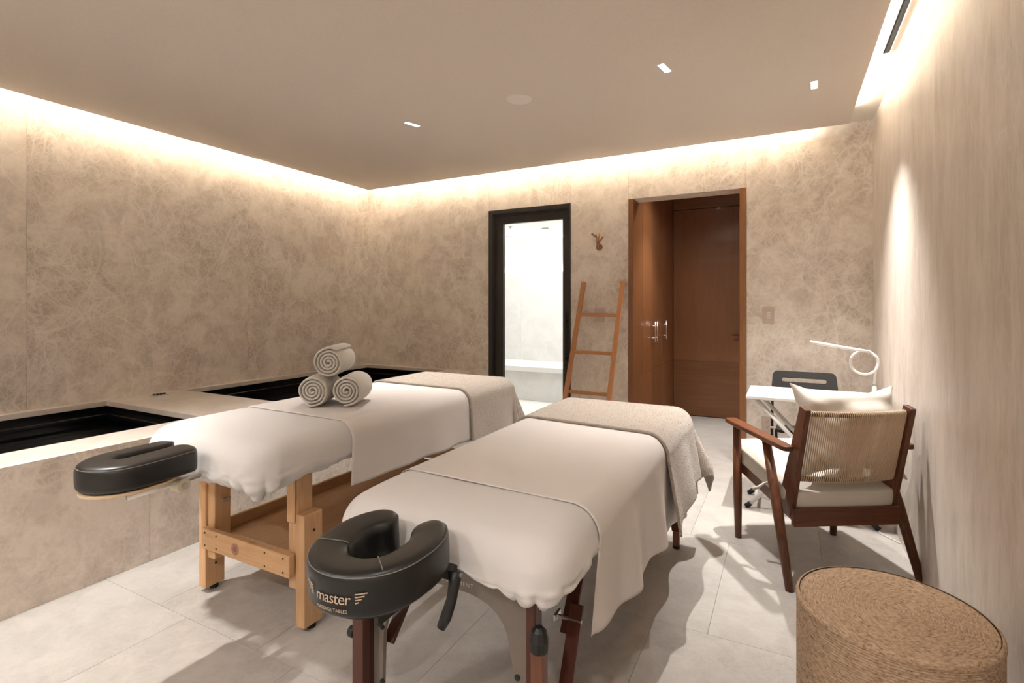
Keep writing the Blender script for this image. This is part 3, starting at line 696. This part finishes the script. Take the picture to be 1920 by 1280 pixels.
# face cradle of the pine table
Mx = Matrix.Translation((-2.035, 1.005, .706)) @ Matrix.Rotation(radians(1), 4, 'X') @ Matrix.Diagonal((.90, .90, .95, 1))
pl = MB().prism([(.135 * cos(2 * pi * i / 40) * 1.02, -.02 + .165 * sin(2 * pi * i / 40) - .0, -.034) for i in range(40)], (0, 0, 0), (0, 0, .012))
pt = xf(pl, Mx).build('cradle_platform', 'plywood', mt, bevel=.003)
for sx in (-1, 1):
    MB().tube([(-2.05 + sx * .07, .95, .650), (-2.05 + sx * .07, 1.30, .660)], .011, 12).build('cradle_rod', 'alu', mt, smooth=True)
MB().tube([(-2.01, 1.125, .640), (-1.955, 1.125, .640)], [.026, .026], 20).build('cradle_knob', 'cream_plastic', mt, bevel=.003)
MB().tube([(-1.956, 1.125, .640), (-1.951, 1.125, .640)], .010, 14).build('cradle_knob_bolt', 'steel', mt)
B(-2.14, -2.00, 1.10, 1.15, .630, .655).build('cradle_block', 'plywood', mt, bevel=.004)
pa_ = []
for i in range(61):                                  # narrow keyhole horseshoe
    a = radians(90 + 20 + (320) * i / 60); x_, y_ = .083 * cos(a), .115 * sin(a) - .015
    if y_ > 0: x_ = math.copysign(.083 * (1 - .14 * min(1, y_ / .1) ** 2) * 1.0, x_)
    if y_ > .085: y_ = .085 + (y_ - .085) * .8; 
    pa_.append(Vector((x_, y_)))
arm_top = [Vector((-.076, .14)), Vector((-.080, .11)), Vector((-.083, .075)), Vector((-.085, .04)), Vector((-.086, .0))]
arc = [Vector((.086 * cos(a), -.035 + .086 * 1.05 * sin(a))) for a in [radians(180 + 180 * i / 26) for i in range(1, 26)]]
pa_ = arm_top + [Vector((-.086, -.03))] + arc + [Vector((.086, -.03))] + [Vector((-p.x, p.y)) for p in reversed(arm_top)]
mb, ot = horseshoe(pa_, .060, .062, .098, dish=-.004, tipr=.75)
cu = xf(mb, Mx @ Matrix.Translation((0, -.005, -.02))).build('face_cushion', 'leather', mt, smooth=True)
MB().tube([Mx @ Matrix.Translation((0, -.005, -.02)) @ Vector(p) for p in ot], .0014, 5).build('seam', 'thread', cu)
# linens
fitted_sheet('fitted_sheet', 'white fitted sheet on the pine-legged massage table', AX0, AX1, AY0, AY1, AZ, .1,
             lambda x, y: .055 + .035 * math.exp(-((y - AY0) / .16) ** 2) + (.035 * math.exp(-((x - AX1) / .1) ** 2)) * (1 if y < 1.7 else .3), seed=2)
rect = (AX0 - .005, AX1 + .005, AY0, AY1 + .005)
def rip1(s, h, ang): return (.006 * sin(s * 22 + 1) + .010 * nz(s, 0, 2, 5)) * min(1, h / .2) * 1.2
drape('flat_sheet', 'flat white sheet over the pine-legged massage table, towels standing on it', 'sheet', 'sheet2', rect, .084, AZ + .0025,
      lambda t: (AX0 - .22, AX1 + .24 + .03 * t), lambda t: (1.64 + .035 * (1 - t), AY1 + .12), 90, 110, rip1, .0015, seed=3, flare=.02)
rect = (AX0 - .010, AX1 + .010, AY0, AY1 + .012)
def rip2(s, h, ang):
    k = min(1, h / .18); corner = .06 < ang < 1.5
    return (.010 * sin(s * 17 + 2) + .010 * nz(s, 0, 7, 4)) * k + (.055 * sin(ang * 2) * k if corner else 0)
drape('wool_blanket', 'beige wool blanket folded across the foot of the table with the towels', 'blanket', 'blanket', rect, .088, AZ + .0055,
      lambda t: (AX0 - .26, AX1 + .31), lambda t: (2.60 - .04 * t, AY1 + .32), 90, 70, rip2, .011, seed=9, flare=.06, fuzz=16000)

# ================================================================== MASSAGE TABLE WITH THE DARK LEGS
BX0, BX1, BY0, BY1, BZ = -1.190, -.455, 1.085, 2.93, .745
pt2 = thing('massage_table', 'portable massage table with dark wood folding legs in the foreground', 'massage table', (-.82, 2.0, 0))
rpad(BX0 + .03, BX1 - .03, BY0 + .03, BY1 - .03, BZ - .085, BZ - .03).build('pad', 'vinyl', pt2, bevel=.03, seg=4)
B(BX0 + .05, BX1 - .05, BY0 + .05, BY1 - .05, BZ - .10, BZ - .085).build('deck', 'mahox', pt2)
for x0 in (BX0 + .055, BX1 - .080): B(x0, x0 + .025, BY0 + .05, BY1 - .05, BZ - .165, BZ - .10).build('side_rail', 'mahoy', pt2, bevel=.002)
lxl, lxr = -1.082, -.567
# arched end panel
for yy in (1.170, 2.83):
    zt_ = BZ - .10; mid = (lxl + lxr) / 2
    half = [(lxr, .08), (-.597, .08), (-.606, .344), (-.618, .39), (-.626, .43), (-.633, .461), (-.644, .482), (-.659, .50), (-.674, .512), (-.691, .522), (-.718, .530), (-.748, .535), (-.80, .536)]
    ol = [(lxl, zt_), (lxr, zt_)] + half + [(2 * mid - x, z) for x, z in reversed(half)]
    ep = MB().prism([(x, yy, z) for x, z in ol], (0, 0, 0), (0, .014, 0)).build('end_panel', 'endpanel', pt2)
    if yy < 2:
        for x, z in ((lxr - .035, .36), (lxr - .035, .20), (lxl + .035, .36), (lxl + .035, .20), (-.68, .60)):
            bolt(ep, (x, yy - .003, z), .008, 'y', .004, 'blackmetal', 'bolt')
        vs, fs = text_mesh('EQUIPMENT', .0155, 0, 1.25)
        MB().add([(v.x - .784, yy - .001, v.y + .551) for v in vs], fs).build('panel_lettering', 'print', ep, fix=False)
        vs, fs = text_mesh('I', .026, 0, 1)
        MB().add([(v.x - .806, yy - .001, v.y + .578) for v in vs], fs).build('panel_lettering', 'print', ep, fix=False)
for yy, fy in ((1.175, 1), (2.835, -1)):
    for x, sx in ((lxl, -1), (lxr, 1)):
        lg = B(x - .012 if sx < 0 else x - .002, x + .002 if sx < 0 else x + .024, yy - .026 if fy > 0 else yy - .014, yy + .016 if fy > 0 else yy + .032, .18, BZ - .10).build('upper_leg', 'mahoz', pt2, bevel=.003)
        xa = x - .022 if sx < 0 else x + .026; 
        low = B(xa - (.002 if sx < 0 else 0), xa + .034, yy - .060 if fy > 0 else yy + .034, yy - .028 if fy > 0 else yy + .066, .012, .495).build('leg', 'tan_leg', pt2, bevel=.004) if sx > 0 else \
            B(xa - .012, xa + .030, yy - .058 if fy > 0 else yy + .034, yy - .028 if fy > 0 else yy + .064, .012, .50).build('leg', 'mahoz', pt2, bevel=.004)
        cxp = xa + (.017 if sx > 0 else .009); cyp = yy - .044 if fy > 0 else yy + .049
        disc((cxp, cyp, 0), .019, .014, 'z', 14).build('foot', 'rubber', low)
        if sx > 0 and fy > 0:
            MB().lathe([(.022, .475), (.0235, .500), (.018, .523), (.009, .532)], 10, (cxp, cyp, 0)).build('leg_cap', 'blackplastic', low)
            for z in (.18, .25, .32, .39): bolt(low, (xa + .0335, cyp, z), .006, 'x', .002, 'rubber', 'bolt_hole')
        if sx < 0 and fy > 0:
            for z in (.41, .345): MB().tube([(xa - .012, cyp, z), (xa - .032, cyp, z)], .017, 8).build('knob', 'blackplastic', low, bevel=.003)
        # folding brace from the leg up to the side rail
        xb = x + (.035 if sx < 0 else .052); y0 = yy + fy * .02
        if sx < 0:
            MB().bar((xb, y0, .30), (xb, y0 + fy * .30, BZ - .12), .014, .036, up=(1, 0, 0)).build('brace', 'mahoz', pt2, bevel=.002)
        else:
            MB().bar((xb, y0 + fy * .0, .12), (xb, y0 + fy * .17, .47), .014, .038, up=(1, 0, 0)).build('brace', 'mahoz', pt2, bevel=.002)
            b2_ = MB().bar((xb - .018, y0 + fy * .135, .40), (xb - .018, y0 + fy * .30, BZ - .11), .014, .038, up=(1, 0, 0)).build('brace', 'mahoz', pt2, bevel=.002)
            MB().tube([(xb - .06, y0 + fy * .15, .435), (xb + .02, y0 + fy * .15, .435)], .005, 8).build('brace_bolt', 'steel', b2_)
            B(xb - .056, xb - .048, y0 + fy * .15 - .02, y0 + fy * .15 + .02, .428, .446).build('wing_nut', 'steel', b2_, bevel=.002)
# face cradle
cx2, cy2, cz2 = -.850, .925, .655
Mc = Matrix.Translation((cx2, cy2, cz2)) @ Matrix.Rotation(radians(2), 4, 'Z') @ Matrix.Rotation(radians(3), 4, 'X')
Rp = .098
pa_ = []
for i in range(53):
    a = radians(90 + 38 + (284) * i / 52); f_ = max(0, sin(a)) 
    pa_.append(Vector((Rp * cos(a) * (1.0 + .26 * f_), Rp * sin(a) + .045 * f_)))
mb, ot = horseshoe(pa_, .044, .050, .098, dish=.004, tipr=.95)
cu2 = xf(mb, Mc).build('face_cushion', 'leather', pt2, smooth=True)
MB().tube([Mc @ Vector(p) for p in ot], .0013, 5).build('seam', 'thread', cu2)
for ang in (200, 318):
    a = radians(ang); c_, s_ = cos(a), sin(a); pts = []
    for k in range(9):
        r_ = Rp - .036 + .076 * k / 8; zz = .098 + .0008 + (.004 * (k - 4) / 4) - (.003 if k in (0, 8) else 0)
        pts.append(Mc @ Vector((r_ * c_, r_ * s_, zz)))
    MB().tube(pts, .0011, 5).build('seam', 'thread', cu2)
# embroidered lettering wrapped round the front of the cushion
def wrap(vs, fs, ang0, z0, name):
    Ro = Rp + .0525; out = []
    for v in vs:
        a = radians(ang0) + v.x / Ro; out.append(Mc @ Vector((Ro * cos(a), Ro * sin(a), z0 + v.y)))
    MB().add(out, fs).build(name, 'gold', cu2, fix=False)
vs, fs = text_mesh('master', .034, .12, .92)
wrap(vs, fs, 275, .040, 'logo_lettering')
vs, fs = text_mesh('MASSAGE TABLES', .0105, 0, .95)
wrap(vs, fs, 274, .022, 'logo_lettering')
for sx in (-1, 1):
    wv, wf = [], []
    for k in range(4):
        x_a = sx * .054; x_b = sx * (.080 - .006 * k); z_a = .024 - .0062 * k; z_b = z_a + (.002 if sx > 0 else .004)
        n_ = 5; i0 = len(wv)
        for q in range(n_ + 1):
            f_ = q / n_; x_ = x_a + (x_b - x_a) * f_; z_ = z_a + (z_b - z_a) * f_
            wv += [Vector((x_, z_ - .0014, 0)), Vector((x_, z_ + .0014, 0))]
        wf += [(i0 + 2 * q, i0 + 2 * q + 2, i0 + 2 * q + 3, i0 + 2 * q + 1) for q in range(n_)]
    wrap(wv, wf, 275, .038, 'logo_wing')
# cradle frame
MB().prism([Mc @ Vector((.118 * cos(2 * pi * i / 36), .118 * sin(2 * pi * i / 36), -.012)) for i in range(36)][::1], (0, 0, 0), (0, 0, .0)) if False else None
fm = MB()
for i in range(30):
    a0, a1 = [radians(118 + 304 * (i + q) / 30) for q in (0, 1)]
    q = [(r_ * cos(a), r_ * sin(a), z_) for z_ in (-.012, .004) for a in (a0, a1) for r_ in (.070, .118)]
    fm.add([Mc @ Vector(p) for p in q], [(0, 1, 3, 2), (4, 6, 7, 5), (0, 4, 5, 1), (2, 3, 7, 6), (1, 5, 7, 3), (0, 2, 6, 4)])
fm.build('cradle_platform', 'blackplastic', pt2)
for sx in (-1, 1):
    MB().bar((cx2 + sx * .062, .86, .618), (cx2 + sx * .062, 1.17, .628), .014, .030).build('cradle_arm', 'blackplastic', pt2, bevel=.003)
    bolt(pt2, (cx2 + sx * .062 + .0072, 1.0, .622), .006, 'x', .003, 'steel', 'cradle_bolt')
MB().tube([(cx2 - .075, 1.07, .640), (cx2 + .122, 1.07, .640)], .019, 16).build('cradle_axle', 'blackplastic', pt2, smooth=True)
lv = [(cx2 + .135, 1.058, .652), (cx2 + .137, 1.050, .628), (cx2 + .135, 1.040, .590), (cx2 + .127, 1.028, .552), (cx2 + .119, 1.020, .530)]
lvo = MB().tube(lv, [.018, .014, .013, .014, .011], 12).build('cam_lever', 'blackplastic', pt2, smooth=True)
bolt(lvo, (cx2 + .150, 1.055, .648), .006, 'x', .004, 'steel', 'lever_bolt')
# linens
def hem2(x, y):
    near = math.exp(-((y - BY0) / .14) ** 2)
    return max(.006, .030 + near * (-.040 + .100 * math.exp(-((x - BX1) / .19) ** 2)) + .03 * math.exp(-((x - BX1) / .05) ** 2) * (1 - near))
fitted_sheet('fitted_sheet', 'white fitted sheet gathered at the near corner of the foreground massage table', BX0, BX1, BY0, BY1, BZ, .1, hem2, seed=5)
rect = (BX0 - .005, BX1 + .005, BY0, BY1 + .005)
def rip3(s, h, ang):
    k = min(1, h / .30)
    return (.020 * sin(s * 15.5 + .6) + .012 * nz(s, 0, 2, 4) + .005 * sin(s * 31)) * k - .045 * k * math.exp(-max(0, s - 1.36) / .032)
drape('flat_sheet', 'flat white sheet draped over the side of the foreground massage table', 'sheet', 'sheet2', rect, .084, BZ + .0025,
      lambda t: (BX0 - .20, BX1 + .315 + .115 * t), lambda t: (1.405 - .055 * t, BY1 + .26), 110, 150, rip3, .0015, seed=13, flare=.055)
rect = (BX0 - .010, BX1 + .010, BY0, BY1 + .012)
def rip4(s, h, ang):
    k = min(1, h / .22)
    if .02 < ang < 1.55:
        return (.105 * sin(ang * 2) ** 2 + .030 * sin(ang * 6)) * k
    return (.016 * sin(s * 15 + 1.2) + .012 * nz(s, 0, 7, 5)) * k + .012 * k
drape('wool_blanket', 'beige wool blanket hanging over the far corner of the foreground massage table', 'blanket', 'blanket', rect, .088, BZ + .0055,
      lambda t: (BX0 - .22, BX1 + .37 - .05 * sin(t * 3)), lambda t: (2.33 - .13 * t, BY1 + .30), 120, 90, rip4, .012, seed=19, flare=.13, fuzz=22000)

# ================================================================== TOWEL ROLLS
def towel(name, label, c, rad, length, rz, seed, tail):
    """a towel rolled into a spiral; c = centre of the near end"""
    t_ = []; turns = 4.3; th = rad / (turns + .55)
    n = 150; rows = []
    d = Vector((cos(rz), sin(rz), 0)); e1 = Vector((-sin(rz), cos(rz), 0)); e2 = Vector((0, 0, 1))
    prof = []
    for i in range(n + 1):
        f_ = i / n; a = -turns * 2 * pi * (1 - f_) + tail
        r_ = th * .35 + (rad - th * .5 - th * .35) * f_
        r_ *= 1 + .035 * nz(cos(a) * 2, sin(a) * 2, seed + f_ * 2, 1)
        prof.append((a, r_))
    m = 9
    mb = MB(); nl = 14
    def sect(i):
        a, r_ = prof[i]; hw = th * .46; rr_ = []
        return a, r_, hw
    # closed strip: outer side then inner side, at each station along the length
    for l in range(nl + 1):
        fl_ = l / nl; bul = 1 - .05 * (abs(fl_ - .5) * 2) ** 6
        for side in (1, -1):
            for i in range(n + 1):
                a, r_, hw = sect(i)
                puff = .006 * (cos((i / n) * 9 + seed) * .5) * (1 if l in (0,) else 0)
                end = 0 if 0 < l < nl else .25
                rr = r_ + side * hw * (1 - end)
                pos = Vector(c) + d * (length * fl_ + (.004 * nz(a, seed, 0, .7) if l in (0, nl) else 0)) + (e1 * cos(a) + e2 * sin(a)) * rr * (bul if side > 0 else 1)
                mb.v.append(tuple(pos))
    w = n + 1
    for l in range(nl):
        for side in (0, 1):
            o0 = (l * 2 + side) * w; o1 = ((l + 1) * 2 + side) * w
            for i in range(n): mb.f.append((o0 + i, o0 + i + 1, o1 + i + 1, o1 + i) if side == 0 else (o0 + i + 1, o0 + i, o1 + i, o1 + i + 1))
        a0 = l * 2 * w; a1 = (l + 1) * 2 * w
        mb.f.append((a0 + n, a0 + w + n, a1 + w + n, a1 + n)); mb.f.append((a0 + w, a0, a1, a1 + w))
    for l in (0, nl):
        o0 = l * 2 * w
        for i in range(n): mb.f.append((o0 + i, o0 + w + i, o0 + w + i + 1, o0 + i + 1) if l == 0 else (o0 + i + 1, o0 + w + i + 1, o0 + w + i, o0 + i))
    o = mb.build(name, 'towel', smooth=True, subd=1)
    return tag(o, label, 'towel', 'rolled towels stacked on the massage table')
TA = radians(90 + 30); tr_ = .082; tz = AZ + .006
e1 = Vector((-sin(TA), cos(TA), 0))     # to the left seen from the near end
c0 = Vector((-1.965, 1.815, tz + tr_ * .97))
towel('rolled_towel', 'rolled cream towel, lower left of the stack of three', c0 + e1 * tr_ * 1.0, tr_, .25, TA, 1, -1.2)
towel('rolled_towel', 'rolled cream towel, lower right of the stack of three', c0 - e1 * tr_ * 1.0, tr_, .25, TA, 5, -1.35)
towel('rolled_towel', 'rolled cream towel lying on top of the two others', c0 + Vector((0, 0, tr_ * 1.70)) + e1 * .004, tr_, .27, TA, 9, 2.2)

# ================================================================== ARMCHAIR
ac = thing('armchair', 'dark wooden armchair with a woven cord back beside the right wall', 'armchair', (.134, 3.10, 0), radians(31.3))
def L_(mb, n, m, p=ac, **k): return mb.build(n, m, p, local=True, **k)
for sx in (-1, 1):
    L_(MB().tube([(sx * .278, .262, 0), (sx * .282, .262, .25), (sx * .288, .255, .63)], [.017, .0235, .021], 16), 'leg', 'teakz', smooth=True)
    L_(MB().tube([(sx * .318, -.290, 0), (sx * .305, -.17, .33), (sx * .290, -.045, .63)], [.018, .0245, .021], 16), 'leg', 'teakz', smooth=True)
    # arm: a flat board with rounded ends, slightly bowed
    ol = []
    for (y_, w) in ((.325, .026), (.31, .034), (.20, .036), (0, .033), (-.20, .030), (-.240, .026), (-.254, .014)): ol.append((y_, w))
    pts = [(sx * .296 + w, y_) for y_, w in ol] + [(sx * .296 - w, y_) for y_, w in reversed(ol)]
    am = MB(); n_ = len(pts)
    zt_ = lambda y_: .624 + .012 * (y_ + .22) / .56
    am.add([(x_, y_, zt_(y_)) for x_, y_ in pts] + [(x_, y_, zt_(y_) + .025) for x_, y_ in pts], [tuple(range(n_))[::-1], tuple(range(n_, 2 * n_))] + [(i, (i + 1) % n_, n_ + (i + 1) % n_, n_ + i) for i in range(n_)])
    L_(am, 'armrest', 'teaky', bevel=.006)
    # seat side rail, rising to the front
    L_(MB().bar((sx * .246, -.225, .315), (sx * .246, .335, .405), .026, .060), 'side_rail', 'teaky', bevel=.003)
    # back post: a wide tapering plank leaning backwards
    L_(MB().bar((sx * .250, -.150, .315), (sx * .250, -.300, .835), .026, .105, up=(0, 1, 0), h2=.050), 'back_post', 'teakz', bevel=.003)
L_(B(-.262, .262, -.235, -.208, .265, .350), 'rear_rail', 'teakx', bevel=.003)
L_(B(-.236, .236, .285, .310, .345, .400), 'front_rail', 'teakx', bevel=.003)
for k in range(7):
    y_ = -.16 + k * .068; z_ = .335 + (y_ + .16) * .16
    L_(B(-.234, .234, y_ - .020, y_ + .020, z_, z_ + .012), 'seat_slat', 'teakx')
# two bowed rods and the cord wound between them
def rod(z_, y_, bow): return [(x_, y_ - bow * (1 - (x_ / .24) ** 2), z_) for x_ in [-.24 + .48 * i / 14 for i in range(15)]]
ryT, ryB = -.285, -.205
rT = rod(.805, ryT, .045); rB = rod(.488, ryB, .045)
L_(MB().tube(rT, .011, 10), 'back_rod', 'teakx', smooth=True); L_(MB().tube(rB, .011, 10), 'back_rod', 'teakx', smooth=True)
cord = MB(); NC = 54
for i in range(NC):
    x_ = -.232 + .464 * i / (NC - 1); dx = .0022
    bt = .045 * (1 - (x_ / .24) ** 2)
    up_ = Vector((0, ryT - ryB, .805 - .488)).normalized(); nb_ = Vector((0, -up_.z, up_.y))
    lp_ = []
    pT = Vector((x_, ryT - bt, .805)); pB = Vector((x_, ryB - bt, .488)); rr_ = .0135
    for k in range(7):
        a = pi * k / 6; lp_.append(pT + nb_ * rr_ * cos(a) + up_ * rr_ * sin(a))
    xsh = Vector((.0033, 0, 0))
    for k in range(7):
        a = pi * k / 6; lp_.append(pB + xsh - nb_ * rr_ * cos(a) - up_ * rr_ * sin(a))
    cord.tube(lp_, .0027, 5, closed=True)
L_(cord, 'woven_cord', 'cord', smooth=True)['kind'] = 'stuff'
def pillow(w, h, t, n=26, seed=0, pinch=.12, crease=.006, sq=2.6):
    mb = MB()
    def P_(u, v, s):
        eu, ev = abs(u), abs(v)
        x_ = u * w / 2 * (1 - pinch * (1 - ev ** 2) * eu ** 3 * .35 + 0); y_ = v * h / 2 * (1 - pinch * (1 - eu ** 2) * ev ** 3 * .45)
        prof = max(0, (1 - eu ** sq)) ** .55 * max(0, (1 - ev ** sq)) ** .55
        z_ = s * (t / 2 * prof + crease * nz(u * 1.3, v * 1.3, seed + s, 2.1) * prof ** .5)
        return (x_, y_, z_)
    for s in (1, -1):
        rows = [[P_(-1 + 2 * i / n, -1 + 2 * j / n, s) for i in range(n + 1)] for j in range(n + 1)]
        mb.grid(rows if s > 0 else [list(reversed(r)) for r in rows])
    return mb
acM = Matrix.Translation((.134, 3.10, 0)) @ Matrix.Rotation(radians(31.3), 4, 'Z')
def boxcushion(w, d, t, n=30, r=.03, seed=0):
    rows = []; mb = MB()
    # rounded box: superellipse section lofted, softly puffed
    m = 48
    for k in range(13):
        ph = -pi / 2 + pi * k / 12; zz = t / 2 * math.copysign(abs(sin(ph)) ** .55, sin(ph)); sc_ = abs(cos(ph)) ** .22
        row = []
        for j in range(m):
            a = 2 * pi * j / m; e_ = .16
            x_ = math.copysign(abs(cos(a)) ** e_, cos(a)) * (w / 2 - r + r * sc_); y_ = math.copysign(abs(sin(a)) ** e_, sin(a)) * (d / 2 - r + r * sc_)
            row.append((x_, y_, zz))
        rows.append(row)
    mb.add([v for r_ in rows for v in r_], [(i * m + j, i * m + (j + 1) % m, (i + 1) * m + (j + 1) % m, (i + 1) * m + j) for i in range(12) for j in range(m)])
    mb.f.append(tuple(range(m))[::-1]); mb.f.append(tuple(12 * m + j for j in range(m)))
    return mb
sc = thing('seat_cushion', 'flat off-white seat cushion on the dark wooden armchair', 'cushion', (.134, 3.10, .42), radians(31.3))
mc_ = boxcushion(.53, .63, .085); xf(mc_, Matrix.Translation((0, .088, .012)) @ Matrix.Rotation(radians(9), 4, 'X')).build('cover', 'cushion', sc, local=True, smooth=True)
MB().tube([(-.262, -.03, -.01), (-.285, -.02, -.02), (-.300, .0, -.045), (-.330, .015, -.060)], [.004, .006, .008, .009], 8).build('tie', 'cushion', sc, local=True, smooth=True)
bc = thing('back_cushion', 'plump off-white linen pillow leaning in the dark wooden armchair', 'cushion', (.134, 3.10, .5), radians(31.3))
xf(pillow(.545, .46, .19, seed=4, crease=.035, pinch=.55), Matrix.Translation((.075, -.130, .188)) @ Matrix.Rotation(radians(76), 4, 'X') @ Matrix.Rotation(radians(-2), 4, 'Z')).build('cover', 'cushion', bc, local=True, smooth=True, subd=1)

# ================================================================== SMALL WHITE DESK
dk = thing('folding_desk', 'small white folding desk behind the armchair', 'desk', (.13, 3.84, 0))
DX0, DX1, DY0, DY1, DZ = -.228, .520, 3.60, 4.08, .735
B(DX0, DX1, DY0, DY1, DZ - .024, DZ).build('top', 'white', dk, bevel=.006, seg=3)
for yy in (DY0 + .05, DY1 - .16):
    MB().tube([(DX0 + .06, yy, DZ - .028), (DX1 - .06, yy - .0, .018)], .013, 12).build('leg', 'white', dk, smooth=True)
    MB().tube([(DX1 - .10, yy + .028, DZ - .028), (DX0 + .01, yy + .028, .018)], .013, 12).build('leg', 'white', dk, smooth=True)
    MB().tube([(DX0 + .025, yy + .028, .032), (DX0 - .004, yy + .028, .006)], .0155, 10).build('foot', 'rubber', dk, smooth=True)
    MB().tube([(DX1 - .075, yy, .032), (DX1 - .045, yy, .006)], .0155, 10).build('foot', 'rubber', dk, smooth=True)
MB().tube([(DX0 + .055, DY0 + .078, .075), (DX0 + .055, DY1 - .132, .075)], .010, 10).build('crossbar', 'white', dk, smooth=True)
MB().tube([(DX1 - .12, DY0 + .05, .09), (DX1 - .12, DY1 - .16, .09)], .010, 10).build('crossbar', 'white', dk, smooth=True)
B(DX0 + .03, DX0 + .06, DY0 + .03, DY0 + .07, DZ - .036, DZ - .024).build('bracket', 'white', dk)

# desk lamp
lp2 = thing('desk_lamp', 'white flexible desk lamp with a looped neck clamped to the desk', 'lamp', (.478, 3.88, DZ))
lx, ly_ = .478, 3.88
B(lx - .022, lx + .022, ly_ - .025, ly_ + .025, DZ + .001, DZ + .016).build('clamp', 'white', lp2, bevel=.004)
MB().tube([(lx, ly_, DZ + .012), (lx, ly_, DZ + .075)], .014, 16).build('socket', 'white', lp2, smooth=True)
nk = [(lx, ly_, DZ + .07), (lx + .004, ly_, DZ + .13), (lx + .010, ly_, DZ + .18)]
cx_l, cz_l, rl = lx - .052, DZ + .215, .066
for i in range(31):
    a = radians(-8 + 385 * i / 30); nk.append((cx_l + rl * cos(a) * .95, ly_ - .022 * i / 30, cz_l + rl * sin(a)))
# leave the loop along the top going left
nk = nk[:3] + [(cx_l + .072 * cos(radians(a)), ly_ - .03 * k / 34, cz_l + .072 * sin(radians(a))) for k, a in enumerate(range(-10, 410, 13))]
a_ = nk[-1]
MB().tube(nk, .0075, 12).build('neck', 'white', lp2, smooth=True)
hs = [(cx_l + .03, ly_ - .03, cz_l + .070), (cx_l - .01, ly_ - .034, cz_l + .075), (cx_l - .10, ly_ - .04, cz_l + .088), (.135, ly_ - .06, cz_l + .122)]
MB().tube(hs, [.0075, .009, .010, .010], 12).build('light_bar', 'white', lp2, smooth=True)
MB().tube([(.50, 3.87, .66), (.52, 3.86, .3), (.515, 3.80, .006), (.47, 3.68, .004), (.475, 3.60, .004), (.535, 3.52, .004), (.55, 3.50, .004)], .0032, 6).build('cable', 'white', lp2, smooth=True)

# ================================================================== BLACK FOLDING CHAIR
fc = thing('folding_chair', 'black folding chair with a slotted backrest behind the white desk', 'chair', (.11, 4.28, 0))
hw = .20; yb_, yt_ = 4.20, 4.31
def bk(x_, z_): return (x_, 4.16 + (z_ - .45) * .37, z_)
ol = []; sl_ = []
for (cx_, cz_, a0) in ((hw - .035, .785, 0), (-(hw - .035), .785, 90)):
    for k in range(7):
        a = radians(a0 + 90 * k / 6); ol.append((cx_ + .035 * cos(a), cz_ + .035 * sin(a)))
ol = [(hw + .012, .64)] + ol + [(-hw - .012, .64)]
inner = []
for (cx_, cz_, a0) in ((.125, .762, -90), (-.125, .762, 90)):
    for k in range(9):
        a = radians(a0 + 180 * k / 8); inner.append((cx_ + .0155 * cos(a), cz_ + .0155 * sin(a)))
bm = bmesh.new()
vo = [bm.verts.new((.11 + x_, bk(0, z_)[1], z_)) for x_, z_ in ol]; vi = [bm.verts.new((.11 + x_, bk(0, z_)[1], z_)) for x_, z_ in inner]
eo = [bm.edges.new((vo[i], vo[(i + 1) % len(vo)])) for i in range(len(vo))]; ei = [bm.edges.new((vi[i], vi[(i + 1) % len(vi)])) for i in range(len(vi))]
bmesh.ops.triangle_fill(bm, edges=eo + ei, use_beauty=True)
tmp = bpy.data.meshes.new('t'); bm.to_mesh(tmp); bm.free()
mb = MB().add([tuple(v.co) for v in tmp.vertices], [tuple(p.vertices) for p in tmp.polygons])
mb.build('backrest', 'blackchair', fc, solid=.022)
for sx in (-1, 1):
    MB().bar((.11 + sx * hw, 4.20, .66), (.11 + sx * (hw + .004), 3.98 + .09, .0), .018, .030, up=(0, 1, 0)).build('leg', 'blackchair', fc, bevel=.004)
    MB().bar((.11 + sx * (hw - .025), 4.13, .43), (.11 + sx * (hw - .025), 4.44, .0), .018, .028, up=(0, 1, 0)).build('leg', 'blackchair', fc, bevel=.004)
    MB().tube([(.11 + sx * (hw - .03), 4.11, .44), (.11 + sx * (hw + .012), 4.11, .44)], .008, 10).build('pivot', 'steel', fc)
so = []
for (cx_, cy_, a0) in ((.14, 4.02, -90), (.14, 4.13, 0), (-.14, 4.13, 90), (-.14, 4.02, 180)):
    for k in range(6):
        a = radians(a0 + 90 * k / 5); so.append((.11 + cx_ + .035 * cos(a), cy_ + .035 * sin(a), .435))
MB().prism(so, (0, 0, 0), (0, 0, .022)).build('seat', 'blackchair', fc, bevel=.004)
MB().tube([(.11 - hw + .02, 4.40, .06), (.11 + hw - .02, 4.40, .06)], .008, 8).build('stretcher', 'blackchair', fc)

# ================================================================== POUF
pf = thing('rope_pouf', 'round coiled palm-rope pouf stool in the near right corner', 'pouf', (.262, 1.795, 0))
PR, PH = .236, .452
prof = []; pitch = .0072; nr = int((PH - .02) / pitch)
for i in range(nr):
    for k in range(4):
        a = pi * (k + .5) / 4; prof.append((PR - .004 + .0042 * sin(a), i * pitch + pitch * k / 4))
MB().lathe(prof, 120, cap0=True, cap1=False).build('side_coils', 'rope', pf, local=True, smooth=True)
rimp = [(PR - .004 + .010 * cos(a) - .004, PH - .013 + .013 * sin(a)) for a in [radians(-60 + 150 * k / 8) for k in range(9)]]
MB().lathe([(PR - .006, PH - .028)] + rimp, 120, cap0=False, cap1=False).build('rim_coil', 'rope', pf, local=True, smooth=True)
prof = []; nr = int((PR - .012) / pitch)
for i in range(nr):
    for k in range(4):
        a = pi * (k + .5) / 4; r_ = PR - .010 - i * pitch - pitch * k / 4
        if r_ > .002: prof.append((r_, PH - .005 + .0036 * sin(a) - .004 * (1 - r_ / PR)))
MB().lathe(prof, 120, cap0=False, cap1=True).build('top_coils', 'rope', pf, local=True, smooth=True)
